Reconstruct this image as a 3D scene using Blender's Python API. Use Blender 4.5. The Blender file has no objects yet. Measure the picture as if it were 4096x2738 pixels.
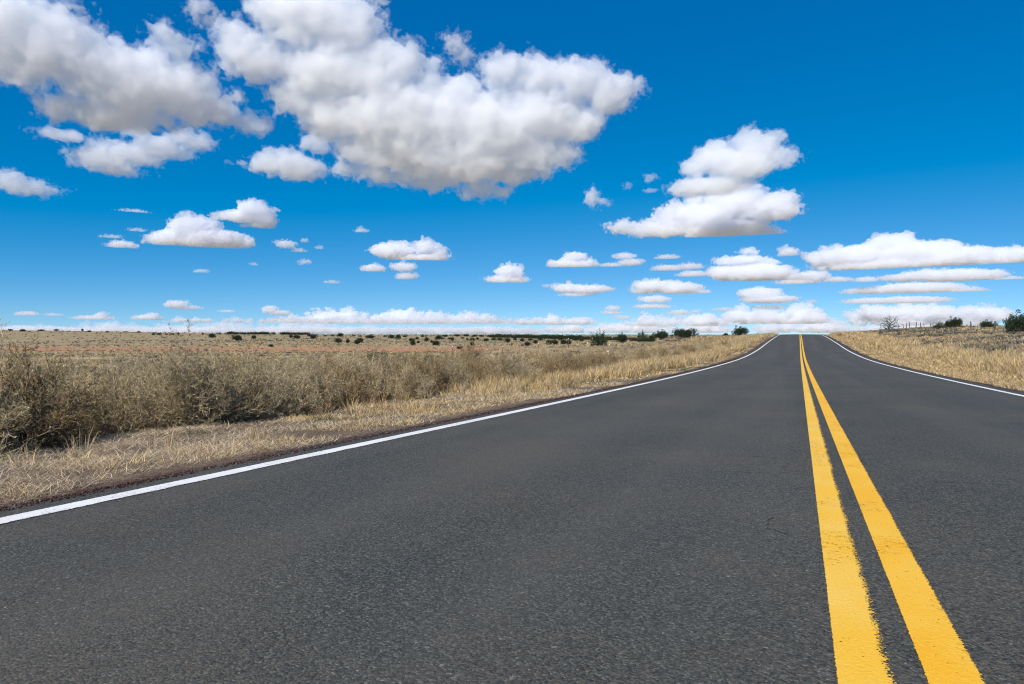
import bpy, math, random
import numpy as np
from mathutils import Vector, Matrix

sc = bpy.context.scene
COL = sc.collection
rng = np.random.default_rng(7)
random.seed(7)

# ------------------------------------------------------------------ camera
YAW = math.radians(22.8)                 # the road runs along +Y, the lens looks to the left of it
PITCH = math.atan(27 / 2731)
CAM = Vector((-0.235, 0.0, 0.73))
cd = bpy.data.cameras.new('camera')
cam = bpy.data.objects.new('camera', cd)
COL.objects.link(cam)
sc.camera = cam
cd.sensor_width = 36
cd.lens = 24.0
cd.clip_start = 0.05
cd.clip_end = 200000
cam.location = CAM
cam.rotation_euler = (math.pi / 2 - PITCH, 0, YAW)
RC = cam.rotation_euler.to_matrix()

# ------------------------------------------------------------------ sky and sun
SUN_EL = math.radians(42)
SUN_AZ = math.radians(-172)              # compass angle from +Y, clockwise
w = bpy.data.worlds.new('World')
sc.world = w
w.use_nodes = True
nt = w.node_tree
bg = nt.nodes['Background']
sky = nt.nodes.new('ShaderNodeTexSky')
sky.sky_type = 'NISHITA'
sky.sun_disc = False
sky.sun_elevation = SUN_EL
sky.sun_rotation = SUN_AZ
sky.altitude = 1500
sky.air_density = 0.6
sky.dust_density = 0.0
sky.ozone_density = 6.0
grade = nt.nodes.new('ShaderNodeVectorMath')      # slide-film blue
grade.operation = 'MULTIPLY_ADD'
grade.inputs[1].default_value = (0.80, 0.73, 0.60)
grade.inputs[2].default_value = (-0.92, 0.44, 2.30)
clampn = nt.nodes.new('ShaderNodeVectorMath')
clampn.operation = 'MAXIMUM'
clampn.inputs[1].default_value = (0, 0, 0)
nt.links.new(sky.outputs[0], grade.inputs[0])
nt.links.new(grade.outputs[0], clampn.inputs[0])
nt.links.new(clampn.outputs[0], bg.inputs[0])
bg.inputs[1].default_value = 0.1

sd = bpy.data.lights.new('sun', 'SUN')
so = bpy.data.objects.new('sun', sd)
COL.objects.link(so)
sd.energy = 4.6
sd.angle = math.radians(0.5)
sd.color = (1.0, 0.95, 0.87)
SUNV = Vector((math.sin(SUN_AZ) * math.cos(SUN_EL), math.cos(SUN_AZ) * math.cos(SUN_EL), math.sin(SUN_EL)))
so.rotation_euler = SUNV.to_track_quat('Z', 'Y').to_euler()
so.location = (-30, -15, 60)

sc.view_settings.view_transform = 'Standard'
sc.view_settings.look = 'None'
sc.view_settings.gamma = 1.0
sc.view_settings.exposure = 0.25

sc.cycles.denoising_prefilter = 'FAST'
sc.cycles.filter_width = 1.15
sc.cycles.adaptive_threshold = 0.004
sc.cycles.max_bounces = 32
sc.cycles.diffuse_bounces = 4
sc.cycles.volume_bounces = 24
sc.cycles.transparent_max_bounces = 256

# ------------------------------------------------------------------ helpers
def tag(o, label=None, cat=None, group=None, kind=None):
    if label: o['label'] = label
    if cat: o['category'] = cat
    if group: o['group'] = group
    if kind: o['kind'] = kind
    return o

def empty(name, loc, rz=0.0, s=1.0):
    o = bpy.data.objects.new(name, None)
    COL.objects.link(o)
    o.location = loc
    o.rotation_euler = (0, 0, rz)
    o.scale = (s, s, s) if isinstance(s, (int, float)) else s
    o.empty_display_size = 0.2
    return o

def mesh_obj(name, V, faces, mat, parent=None, tint=None, smooth=False):
    """faces: list of index arrays (n,3) / (n,4) ..."""
    me = bpy.data.meshes.new(name)
    V = np.asarray(V, dtype=np.float32).reshape(-1, 3)
    fl = [np.asarray(f, dtype=np.int32) for f in (faces if isinstance(faces, list) else [faces]) if len(f)]
    me.vertices.add(len(V))
    me.vertices.foreach_set('co', V.ravel())
    nl = sum(f.size for f in fl)
    npoly = sum(len(f) for f in fl)
    me.loops.add(nl)
    me.loops.foreach_set('vertex_index', np.concatenate([f.ravel() for f in fl]))
    me.polygons.add(npoly)
    tot = np.concatenate([np.full(len(f), f.shape[1], dtype=np.int32) for f in fl])
    st = np.concatenate([[0], np.cumsum(tot)[:-1]]).astype(np.int32)
    me.polygons.foreach_set('loop_start', st)
    if smooth:
        me.polygons.foreach_set('use_smooth', np.ones(npoly, dtype=bool))
    me.update(calc_edges=True)
    if tint is not None:
        a = me.attributes.new('tint', 'FLOAT_COLOR', 'POINT')
        c = np.ones((len(V), 4), dtype=np.float32)
        c[:, :3] = tint
        a.data.foreach_set('color', c.ravel())
    if mat: me.materials.append(mat)
    o = bpy.data.objects.new(name, me)
    COL.objects.link(o)
    if parent: o.parent = parent
    return o

def copy_tree(o, parent=None):
    c = o.copy()
    COL.objects.link(c)
    if parent: c.parent = parent
    for ch in o.children:
        copy_tree(ch, c)
    return c

def new_mat(name):
    m = bpy.data.materials.new(name)
    m.use_nodes = True
    return m, m.node_tree, m.node_tree.nodes['Principled BSDF']

class NB:
    """small node-building helper"""
    def __init__(self, tree): self.t = tree; self.n = tree.nodes; self.l = tree.links
    def put(self, sock, v):
        if isinstance(v, (int, float, tuple, list)): sock.default_value = v
        elif v is not None: self.l.new(v, sock)
    def math(self, op, a, b=None, c=None, clamp=False):
        n = self.n.new('ShaderNodeMath'); n.operation = op; n.use_clamp = clamp
        for i, v in enumerate((a, b, c)): self.put(n.inputs[i], v)
        return n.outputs[0]
    def vmath(self, op, a, b=None, c=None, out=0):
        n = self.n.new('ShaderNodeVectorMath'); n.operation = op
        for i, v in enumerate((a, b, c)):
            if v is not None: self.put(n.inputs[i], v)
        return n.outputs[out]
    def noise(self, vec, scale, det=3, rough=0.55, out=0, dist=0.0):
        n = self.n.new('ShaderNodeTexNoise'); self.put(n.inputs['Vector'], vec)
        n.inputs['Scale'].default_value = scale; n.inputs['Detail'].default_value = det
        n.inputs['Roughness'].default_value = rough; n.inputs['Distortion'].default_value = dist
        return n.outputs[out]
    def voro(self, vec, scale, feature='F1', out='Distance', rand=1.0):
        n = self.n.new('ShaderNodeTexVoronoi'); n.feature = feature; self.put(n.inputs['Vector'], vec)
        n.inputs['Scale'].default_value = scale; n.inputs['Randomness'].default_value = rand
        return n.outputs[out]
    def ramp(self, v, pts, mode='LINEAR'):
        n = self.n.new('ShaderNodeValToRGB'); self.put(n.inputs[0], v); e = n.color_ramp.elements
        n.color_ramp.interpolation = mode
        while len(e) < len(pts): e.new(0.5)
        for i, (p, c) in enumerate(pts):
            e[i].position = p; e[i].color = (*c, 1) if len(c) == 3 else c
        return n.outputs[0]
    def mix(self, f, a, b, mode='MIX'):
        n = self.n.new('ShaderNodeMix'); n.data_type = 'RGBA'; n.blend_type = mode
        self.put(n.inputs[0], f); self.put(n.inputs[6], a if not isinstance(a, tuple) else (*a[:3], 1)); self.put(n.inputs[7], b if not isinstance(b, tuple) else (*b[:3], 1))
        return n.outputs[2]
    def range(self, v, a, b, c=0.0, d=1.0, smooth=False):
        n = self.n.new('ShaderNodeMapRange'); self.put(n.inputs[0], v)
        if smooth: n.interpolation_type = 'SMOOTHSTEP'
        for i, x in enumerate((a, b, c, d)): n.inputs[i + 1].default_value = x
        return n.outputs[0]
    def bump(self, h, strength=0.5, dist=0.01):
        n = self.n.new('ShaderNodeBump'); self.put(n.inputs['Height'], h)
        n.inputs['Strength'].default_value = strength; n.inputs['Distance'].default_value = dist
        return n.outputs[0]
    def sep(self, v):
        n = self.n.new('ShaderNodeSeparateXYZ'); self.put(n.inputs[0], v); return n.outputs

def sstep(x, a, b):
    t = np.clip((x - a) / (b - a), 0, 1)
    return t * t * (3 - 2 * t)

# smooth value noise on the plane, for terrain relief and for patchiness
_NT = rng.random((64, 64))
def vnoise(x, y, scale):
    x = np.asarray(x) / scale; y = np.asarray(y) / scale
    xi = np.floor(x).astype(int); yi = np.floor(y).astype(int)
    fx = x - xi; fy = y - yi
    fx = fx * fx * (3 - 2 * fx); fy = fy * fy * (3 - 2 * fy)
    a = _NT[xi % 64, yi % 64]; b = _NT[(xi + 1) % 64, yi % 64]
    c = _NT[xi % 64, (yi + 1) % 64]; d = _NT[(xi + 1) % 64, (yi + 1) % 64]
    return (a * (1 - fx) + b * fx) * (1 - fy) + (c * (1 - fx) + d * fx) * fy

# ------------------------------------------------------------------ lie of the land
PY = np.array([-4000, -200, -60, -20, 0, 10, 20, 30, 45, 60, 80, 100, 120, 135, 150, 165, 185, 220, 300, 600, 6000.])
PZ = np.array([-6, 2.0, 1.1, .42, 0, -.215, -.40, -.535, -.63, -.50, -.07, .34, .69, .86, .945, .93, .70, -.2, -3.0, -8, -8.])
# monotone cubic (Catmull-Rom with limited slopes)
_h = np.diff(PY); _d = np.diff(PZ) / _h
_m = np.zeros_like(PY); _m[0] = _d[0]; _m[-1] = _d[-1]
_m[1:-1] = (_d[:-1] * _h[1:] + _d[1:] * _h[:-1]) / (_h[:-1] + _h[1:])
def road_z(y):
    y = np.asarray(y, dtype=float)
    i = np.clip(np.searchsorted(PY, y) - 1, 0, len(PY) - 2)
    h = _h[i]; t = np.clip((y - PY[i]) / h, 0, 1)
    t2 = t * t; t3 = t2 * t
    return (2 * t3 - 3 * t2 + 1) * PZ[i] + (t3 - 2 * t2 + t) * h * _m[i] + (-2 * t3 + 3 * t2) * PZ[i + 1] + (t3 - t2) * h * _m[i + 1]

XL, XR = 3.45, 3.45                      # centres of the white edge lines
EL, ER = -3.74, 3.86                     # edges of the asphalt
def road_surface(x, y): return road_z(y) - 0.013 * np.abs(x)

SY, CY = math.sin(YAW), math.cos(YAW)
VD = np.array([0, 30, 60, 90, 130, 200, 262, 292, 350, 500, 700, 900, 1050, 1300, 2000, 8000.])
VZ = np.array([-.4, -.9, -1.6, -2.3, -3.3, -4.5, -5.15, -4.2, -4.0, -3.2, -1.3, .6, 1.9, 1.2, -10, -40.])
def ground_z(x, y, rough=True):
    x = np.asarray(x, dtype=float); y = np.asarray(y, dtype=float)
    zr = road_z(y)
    sl = EL - x                          # metres out from the left edge
    sr = x - ER
    # left: shallow ditch and shelf, then the wide valley
    dl = np.interp(sl, [-3, 0, .25, 1, 2.5, 6, 14, 25, 60], [.1, .07, .10, .13, .22, .42, .62, .72, .9])
    dep = -x * SY + y * CY
    lat = x * CY + y * SY
    zv = np.interp(dep, VD, VZ) + 6.5 * sstep(-lat / np.maximum(dep, 50), .25, .8) * sstep(dep, 250, 900)
    zv = zv + (vnoise(x, y, 70) - .5) * 1.0 * sstep(dep, 120, 400)
    wv = sstep(sl, 16, 60)
    zl = (zr - dl) * (1 - wv) + zv * wv
    # right: bank rising to the fence
    dr = np.interp(sr, [-3, 0, .3, 1.2, 3, 6, 10, 16, 24, 60, 300, 6000], [.1, .07, .11, .16, .10, -.2, -.6, -.98, -1.15, -1.2, .5, 10])
    zrr = np.where(sr > 24, np.maximum(zr, -3), zr) - dr
    z = np.where(x < 0, zl, zrr)
    if rough:
        so_ = np.maximum(sl, sr)
        amp = sstep(so_, .3, 3) * .10
        z = z + (vnoise(x, y, 1.3) - .5) * amp + (vnoise(x + 9, y + 4, .45) - .5) * amp * .6 + (vnoise(x, y, 9) - .5) * sstep(so_, 5, 20) * .35
    return z

def grounded(x, y): return float(ground_z(np.array([x]), np.array([y]))[0])

def px_dir(px, py):
    """direction of a spot of the 4096x2738 photograph"""
    return (RC @ Vector(((px - 2048) / 2731.0, -(py - 1369) / 2731.0, -1))).normalized()

def on_ground(px, py, tmin=4.0, tmax=1500.0):
    """where that line of sight first meets the land"""
    d = px_dir(px, py)
    t = np.geomspace(tmin, tmax, 1500)
    z = CAM.z + d.z * t - ground_z(CAM.x + d.x * t, CAM.y + d.y * t, rough=False)
    k = np.nonzero(z <= 0)[0]
    if len(k) == 0:
        k = [int(np.argmin(z / t))]
    tt = t[k[0]]
    x, y = CAM.x + d.x * tt, CAM.y + d.y * tt
    return x, y, grounded(x, y), tt

# ------------------------------------------------------------------ materials of the setting
def mat_asphalt():
    m, t, b = new_mat('asphalt'); N = NB(t)
    geo = N.n.new('ShaderNodeNewGeometry').outputs['Position']
    v1 = N.n.new('ShaderNodeTexVoronoi'); v1.feature = 'F1'; N.put(v1.inputs['Vector'], geo); v1.inputs['Scale'].default_value = 145
    stone = N.sep(v1.outputs['Color'])[0]
    base = N.ramp(stone, [(0, (.013, .016, .014)), (.35, (.042, .046, .040)), (.75, (.092, .094, .078)), (1, (.20, .19, .155))])
    brown = N.math('MULTIPLY', N.math('GREATER_THAN', N.sep(v1.outputs['Color'])[1], .62), N.range(N.noise(geo, .8, 3, .5), .38, .62, .15, .85))
    base = N.mix(brown, base, (.118, .092, .062))
    fine = N.noise(geo, 300, 2, .6)
    base = N.mix(N.range(fine, .38, .66, 0, .6), base, (.014, .017, .018))
    patch = N.noise(geo, .55, 5, .6)
    base = N.mix(N.range(patch, .44, .66, 0, .28), base, (.125, .106, .080))
    big = N.noise(N.vmath('MULTIPLY', geo, (1.0, .12, 1)), .9, 3, .5)
    base = N.mix(N.range(big, .35, .7, 0, .22), base, (.050, .056, .055))
    track = N.noise(N.vmath('MULTIPLY', geo, (1.15, .035, 0)), 1.0, 2, .5)
    base = N.mix(N.range(track, .42, .64, 0, .28), base, (.120, .108, .088))
    lone = N.math('GREATER_THAN', N.noise(geo, 60, 1, .5), .74)
    base = N.mix(N.math('MULTIPLY', lone, .5), base, (.30, .28, .25))
    N.l.new(base, b.inputs['Base Color'])
    b.inputs['Roughness'].default_value = .88
    b.inputs['Specular IOR Level'].default_value = .25
    h = N.math('ADD', N.math('MULTIPLY', v1.outputs['Distance'], -1.0), N.math('MULTIPLY', fine, .5))
    N.l.new(N.bump(h, .6, .004), b.inputs['Normal'])
    return m

def mat_paint(name, col, col2, xc, width, ragged, wear):
    """road paint: ragged edges, chips and cracks that let the asphalt show"""
    m, t, b = new_mat(name); N = NB(t)
    geo = N.n.new('ShaderNodeNewGeometry').outputs['Position']
    x = N.sep(geo)[0]
    n1 = N.noise(geo, 90, 4, .75); n2 = N.math('ADD', N.math('MULTIPLY', N.noise(geo, 130, 3, .75), .75), N.math('MULTIPLY', N.noise(geo, 5, 2, .5), .25))
    off = N.math('ABSOLUTE', N.math('SUBTRACT', x, xc))
    edge = N.math('ADD', off, N.math('MULTIPLY', N.math('SUBTRACT', n1, .5), ragged))
    side = N.math('SUBTRACT', x, xc)
    edge = N.math('ADD', edge, N.math('MULTIPLY', N.range(side, 0, width * .5, 0, 1), N.math('MULTIPLY', N.range(n2, .42, .58, 0, 1), wear)))
    solid = N.math('LESS_THAN', edge, width / 2)
    # thin cracks across, and pinholes between the stones
    ck = N.noise(N.vmath('MULTIPLY', geo, (9, 38, 9)), 1.0, 2, .5)
    gate = N.noise(geo, 1.3, 2, .5)
    crack = N.math('MULTIPLY', N.math('LESS_THAN', N.math('ABSOLUTE', N.math('SUBTRACT', ck, .5)), .006), N.math('GREATER_THAN', gate, .53))
    pin = N.math('MULTIPLY', N.math('GREATER_THAN', N.noise(geo, 85, 2, .6), .70), N.math('GREATER_THAN', N.noise(geo, 5, 2), .5))
    hole = N.math('MAXIMUM', crack, pin)
    alpha = N.math('MULTIPLY', solid, N.math('SUBTRACT', 1.0, hole))
    c = N.mix(N.range(N.noise(geo, 3.0, 4, .6), .35, .7, 0, 1), col, col2)
    c = N.mix(N.range(N.noise(geo, 140, 2, .6), .52, .72, 0, .35), c, tuple(v * .62 for v in col))
    N.l.new(c, b.inputs['Base Color'])
    b.inputs['Roughness'].default_value = .7
    b.inputs['Specular IOR Level'].default_value = .3
    N.l.new(alpha, b.inputs['Alpha'])
    h = N.math('ADD', N.noise(geo, 75, 3, .6), N.math('MULTIPLY', N.noise(geo, 260, 2), .5))
    N.l.new(N.bump(h, .55, .004), b.inputs['Normal'])
    return m

def mat_ground():
    m, t, b = new_mat('dry_ground'); N = NB(t)
    geo = N.n.new('ShaderNodeNewGeometry').outputs['Position']
    s = N.sep(geo)
    straw = N.ramp(N.noise(geo, 2.2, 6, .65), [(.25, (.10, .072, .052)), (.5, (.21, .155, .105)), (.75, (.40, .31, .20))])
    fibre = N.noise(N.vmath('MULTIPLY', geo, (30, 9, 9)), 1.0, 4, .7)
    straw = N.mix(N.range(fibre, .42, .6, 0, .6), straw, (.13, .095, .06))
    straw = N.mix(N.range(N.noise(geo, 95, 3, .7), .44, .60, 0, .75), straw, (.075, .05, .038))
    straw = N.mix(N.range(N.noise(geo, 60, 2, .6), .58, .68, 0, .7), straw, (.46, .38, .27))
    # open range: mottled pale grass, grey brush and bare reddish soil
    far = N.ramp(N.noise(geo, .10, 7, .68), [(.30, (.150, .118, .072)), (.46, (.30, .230, .130)), (.62, (.42, .320, .175)), (.8, (.51, .395, .215))])
    tuft = N.voro(geo, .9)
    far = N.mix(N.range(tuft, .10, .38, .75, 0), far, (.085, .078, .055))
    red = N.noise(geo, .035, 4, .6)
    far = N.mix(N.range(red, .58, .70, 0, .5), far, (.36, .155, .085))
    out = N.math('MAXIMUM', N.math('SUBTRACT', EL, s[0]), N.math('SUBTRACT', s[0], ER))
    col = N.mix(N.range(out, 6, 22, 0, 1), straw, far)
    # the bare red strip across the valley
    dep = N.vmath('DOT_PRODUCT', geo, (-SY, CY, 0), out=1)
    wob = N.math('MULTIPLY_ADD', N.noise(geo, .03, 4, .6), 26.0, -13.0)
    dd = N.math('ADD', dep, wob)
    band = N.math('MULTIPLY', N.range(dd, 248, 256, 0, 1), N.range(dd, 286, 293, 1, 0))
    left = N.range(s[0], -95, -70, 1, 0)
    band = N.math('MULTIPLY', band, left)
    redc = N.mix(N.range(N.noise(geo, .25, 5, .7), .35, .7, 0, 1), (.40, .165, .085), (.42, .26, .15))
    col = N.mix(N.math('MULTIPLY', band, .9), col, redc)
    # red soil scar on the cut bank right of the road
    scar = N.math('MULTIPLY', N.math('MULTIPLY', N.range(s[0], 7.0, 8.5, 0, 1), N.range(s[0], 11.5, 14, 1, 0)), N.math('MULTIPLY', N.range(s[1], 52, 62, 0, 1), N.range(s[1], 100, 116, 1, 0)))
    scar = N.math('MULTIPLY', scar, N.range(N.noise(geo, .35, 4, .6), .40, .52, 0, .85))
    col = N.mix(scar, col, (.40, .17, .09))
    # cinder gravel beside the asphalt
    gn = N.math('ADD', out, N.math('MULTIPLY_ADD', N.noise(geo, 2.5, 4, .6), .5, -.25))
    gr = N.ramp(N.sep(N.n.new('ShaderNodeTexVoronoi').outputs['Color'])[0], [(0, (.035, .022, .02)), (.6, (.085, .05, .042)), (1, (.20, .13, .10))])
    vn = [n for n in N.n if n.type == 'TEX_VORONOI'][-1]; N.put(vn.inputs['Vector'], geo); vn.inputs['Scale'].default_value = 55
    col = N.mix(N.range(gn, .22, .42, 1, 0), col, gr)
    N.l.new(col, b.inputs['Base Color'])
    b.inputs['Roughness'].default_value = 1.0
    b.inputs['Specular IOR Level'].default_value = .05
    h = N.math('ADD', N.noise(geo, 18, 5, .7), N.math('MULTIPLY', fibre, .6))
    N.l.new(N.bump(h, .8, .03), b.inputs['Normal'])
    return m

def mat_tint(name, rough=.9, trans=.35, gain=1.0):
    """blades, twigs and leaves: colour from the plant's own tint, a little light let through"""
    m = bpy.data.materials.new(name); m.use_nodes = True
    t = m.node_tree; t.nodes.clear(); N = NB(t)
    o = N.n.new('ShaderNodeOutputMaterial')
    a = N.n.new('ShaderNodeAttribute'); a.attribute_name = 'tint'
    c = a.outputs['Color']
    if gain != 1.0: c = N.mix(1.0, c, (gain, gain, gain), 'MULTIPLY')
    oi = N.n.new('ShaderNodeObjectInfo')
    hs = N.n.new('ShaderNodeHueSaturation'); N.l.new(c, hs.inputs['Color'])
    N.l.new(N.range(oi.outputs['Random'], 0, 1, .82, 1.18), hs.inputs['Value'])
    df = N.n.new('ShaderNodeBsdfDiffuse'); N.l.new(hs.outputs[0], df.inputs[0])
    tr = N.n.new('ShaderNodeBsdfTranslucent'); N.l.new(hs.outputs[0], tr.inputs[0])
    mx = N.n.new('ShaderNodeMixShader'); mx.inputs[0].default_value = trans
    N.l.new(df.outputs[0], mx.inputs[1]); N.l.new(tr.outputs[0], mx.inputs[2]); N.l.new(mx.outputs[0], o.inputs['Surface'])
    return m

def mat_wood(name, c1, c2):
    m, t, b = new_mat(name); N = NB(t)
    ob = N.n.new('ShaderNodeTexCoord').outputs['Object']
    g = N.noise(N.vmath('MULTIPLY', ob, (40, 40, 4)), 1.0, 4, .6)
    N.l.new(N.mix(N.range(g, .35, .65, 0, 1), c1, c2), b.inputs['Base Color'])
    b.inputs['Roughness'].default_value = .9
    N.l.new(N.bump(g, .6, .01), b.inputs['Normal'])
    return m

def mat_metal(name, c1, c2, metal=0.3, rough=.6):
    m, t, b = new_mat(name); N = NB(t)
    ob = N.n.new('ShaderNodeTexCoord').outputs['Object']
    N.l.new(N.mix(N.range(N.noise(ob, 12, 4, .6), .4, .65, 0, 1), c1, c2), b.inputs['Base Color'])
    b.inputs['Roughness'].default_value = rough; b.inputs['Metallic'].default_value = metal
    return m

M_ASPHALT = mat_asphalt()
M_GROUND = mat_ground()
M_GRASS = mat_tint('dry_grass', trans=.30)
M_TWIG = mat_tint('shrub_twigs', trans=.12)
M_LEAF = mat_tint('leaf', trans=.25)
M_BARK = mat_wood('juniper_bark', (.075, .055, .042), (.16, .125, .10))
M_DEADWOOD = mat_wood('dead_wood', (.050, .042, .035), (.115, .098, .08))
M_POSTWOOD = mat_wood('weathered_post', (.055, .046, .040), (.125, .108, .095))
M_RUST = mat_metal('rusty_steel', (.10, .05, .035), (.16, .085, .06), .2, .8)
M_WHITE = mat_metal('white_enamel', (.75, .75, .72), (.66, .66, .62), 0, .5)
M_WIRE = mat_metal('fence_wire', (.12, .10, .09), (.18, .15, .13), .7, .6)

# ------------------------------------------------------------------ ground: one sheet to the horizon
def graded(lo, hi, d0, k):
    a = [0.0]
    while a[-1] < hi: a.append(a[-1] + max(d0, k * a[-1]))
    c = [0.0]
    while c[-1] < lo: c.append(c[-1] + max(d0, k * c[-1]))
    return np.array(sorted([-v for v in c[1:]] + a))
gx = graded(60000, 60000, .16, .027)
gy = graded(9000, 70000, .4, .023)
GX, GY = np.meshgrid(gx, gy, indexing='ij')
GZ = ground_z(GX, GY)
under = np.minimum(GX - (EL + .05), (ER - .05) - GX)          # sink it under the asphalt
GZ = np.where(under > 0, road_z(GY) - .16, GZ)
nx, ny = len(gx), len(gy)
ii = (np.arange(nx - 1)[:, None] * ny + np.arange(ny - 1)[None, :]).ravel()
tag(mesh_obj('ground', np.stack([GX, GY, GZ], -1).reshape(-1, 3), np.stack([ii, ii + ny, ii + ny + 1, ii + 1], 1), M_GROUND, smooth=True),
    'dry straw coloured rangeland on both sides of the road', 'ground', kind='structure')

# ------------------------------------------------------------------ road and its painted lines
def strip(name, xs, y0, y1, lift, mat, dy=.5, skirt=0.0, wob=0.0):
    ys = np.concatenate([np.arange(y0, 60, dy), np.arange(60, y1 + 1, 1.0)])
    X, Y = np.meshgrid(np.array(xs), ys, indexing='ij')
    Z = road_surface(X, Y) + lift
    if skirt:
        e = (vnoise(Y * 1.0, X, .35) - .5) * wob + (vnoise(Y, X + 7, 1.7) - .5) * wob
        X = X.copy(); X[0] += e[0] - .04; X[1] += e[0]; X[-1] += e[-1] + .05; X[-2] += e[-1]
        Z[0] -= skirt; Z[-1] -= skirt
    n, k = X.shape
    i = (np.arange(n - 1)[:, None] * k + np.arange(k - 1)[None, :]).ravel()
    return mesh_obj(name, np.stack([X, Y, Z], -1).reshape(-1, 3), np.stack([i, i + k, i + k + 1, i + 1], 1), mat, smooth=True)
tag(strip('road', [EL, EL, -3, -2, -1, 0, 1, 2, 3, ER, ER], -40, 330, 0, M_ASPHALT, skirt=.14, wob=.10),
    'two lane grey asphalt road running straight to a crest', 'road', kind='structure')
WHITE = (.82, .795, .75)
for nm, xc in (('left', -XL), ('right', XR)):
    mw = mat_paint('white_line_paint', WHITE, (.72, .69, .63), xc, .128, .030, .020)
    tag(strip('edge_line_marking', [xc - .085, xc, xc + .085], -40, 330, .004, mw), 'solid white edge line along the %s side of the road' % nm, 'road marking', kind='structure')
YC = 0.0
for nm, xc, c1, c2, wr in (('left', YC - .094, (.86, .475, .034), (.86, .53, .085), .030), ('right', YC + .090, (.87, .43, .014), (.87, .505, .05), .008)):
    my = mat_paint('yellow_line_paint', c1, c2, xc, .118, .013, wr)
    tag(strip('centre_line_marking', [xc - .08, xc, xc + .08], -40, 330, .004, my), '%s stripe of the double yellow centre line' % nm, 'road marking', kind='structure')

# thin cracks in the surface
M_CRACK, _t, _b = new_mat('asphalt_crack'); _b.inputs['Base Color'].default_value = (.012, .013, .014, 1); _b.inputs['Roughness'].default_value = 1
def cracks(lines):
    V, F = [], []
    r = np.random.default_rng(3)
    for (x0, y0, x1, y1, wd) in lines:
        n = int(max(8, math.hypot(x1 - x0, y1 - y0) / .035))
        t = np.linspace(0, 1, n)
        L = math.hypot(x1 - x0, y1 - y0); px_, py_ = -(y1 - y0) / L, (x1 - x0) / L
        wob = np.cumsum(r.normal(0, .010, n)); wob -= np.linspace(wob[0], wob[-1], n); wob += r.normal(0, .006, n)
        X = x0 + (x1 - x0) * t + px_ * wob; Y = y0 + (y1 - y0) * t + py_ * wob
        hw = .8 * wd * (.3 + r.random(n)) * np.sin(np.pi * np.clip(t, .03, .97)) ** .4 / 2
        for k in range(n - 1):
            if r.random() < .33: continue
            b0 = len(V)
            for q, s_ in ((k, -1), (k, 1), (k + 1, 1), (k + 1, -1)):
                xx, yy = X[q] + px_ * hw[q] * s_, Y[q] + py_ * hw[q] * s_
                V.append((xx, yy, float(road_surface(xx, yy)) + .0022))
            F.append((b0, b0 + 1, b0 + 2, b0 + 3))
    return V, F
cl = [(-1.1, 4.3, -.28, 4.45, .008), (.28, 4.5, 1.5, 4.75, .008), (-.75, 5.1, -.2, 5.0, .007), (.3, 3.95, .75, 3.6, .007), (-.33, 3.25, -.36, 3.05, .007), (-.36, 3.05, -.26, 2.93, .007),
      (.8, 4.0, 1.9, 4.25, .005), (-1.9, 6.9, -.3, 7.1, .008), (.4, 7.4, 2.6, 7.7, .008), (.3, 10.8, 3.0, 11.2, .012), (-2.4, 13.5, -.2, 13.2, .012), (1.4, 6.0, 2.9, 6.2, .006),
      (.3, 16, 2.8, 16.4, .016), (-.9, 9.0, -.25, 9.1, .008), (.7, 5.6, 1.5, 5.4, .005)]
V, F = cracks(cl)
tag(mesh_obj('road_cracks', V, np.array(F), M_CRACK), 'thin dark cracks across the asphalt near the yellow lines', 'crack', kind='structure')

# ------------------------------------------------------------------ dry grass
STRAW = np.array([[.64, .46, .22], [.57, .40, .19], [.52, .38, .20], [.68, .51, .26], [.46, .33, .17], [.60, .46, .28], [.38, .29, .17]])
STRAWL = np.array([[.55, .41, .25], [.47, .37, .25], [.40, .32, .22], [.30, .24, .17], [.60, .50, .36], [.22, .17, .12]])
def blades(P, h, wd, lean, az, tint, curl=.5):
    """P (n,3) bases; h heights; az lean direction; lean 0 upright .. 1.4 flat"""
    n = len(P)
    d = np.stack([np.cos(az), np.sin(az), np.zeros(n)], 1)
    up = np.array([0, 0, 1.0])
    sd_ = np.stack([-np.sin(az), np.cos(az), np.zeros(n)], 1)
    tw = rng.uniform(-1.2, 1.2, n)
    sd_ = sd_ * np.cos(tw)[:, None] + d * np.sin(tw)[:, None]
    l1 = lean; l2 = lean + curl * rng.random(n)
    m1 = P + (d * np.sin(l1)[:, None] + up * np.cos(l1)[:, None]) * (h * .55)[:, None]
    m2 = m1 + (d * np.sin(l2)[:, None] + up * np.cos(l2)[:, None]) * (h * .45)[:, None]
    hw = (wd / 2)[:, None]
    V = np.stack([P - sd_ * hw, P + sd_ * hw, m1 + sd_ * hw * .8, m1 - sd_ * hw * .8, m2], 1)
    i = np.arange(n)[:, None] * 5
    q = np.concatenate([i, i + 1, i + 2, i + 3], 1); t = np.concatenate([i + 3, i + 2, i + 4], 1)
    return V.reshape(-1, 3), q, t, np.repeat(tint, 5, axis=0)

class Field:
    def __init__(self): self.V, self.Q, self.T, self.C, self.n = [], [], [], [], 0
    def add(self, V, q, t, c):
        self.V.append(V); self.Q.append(q + self.n); self.T.append(t + self.n); self.C.append(c); self.n += len(V)
    def build(self, name, mat):
        return mesh_obj(name, np.concatenate(self.V), [np.concatenate(self.Q), np.concatenate(self.T)], mat, tint=np.concatenate(self.C))

def cam_dist(x, y): return np.hypot(x - CAM.x, y - CAM.y)

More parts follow.
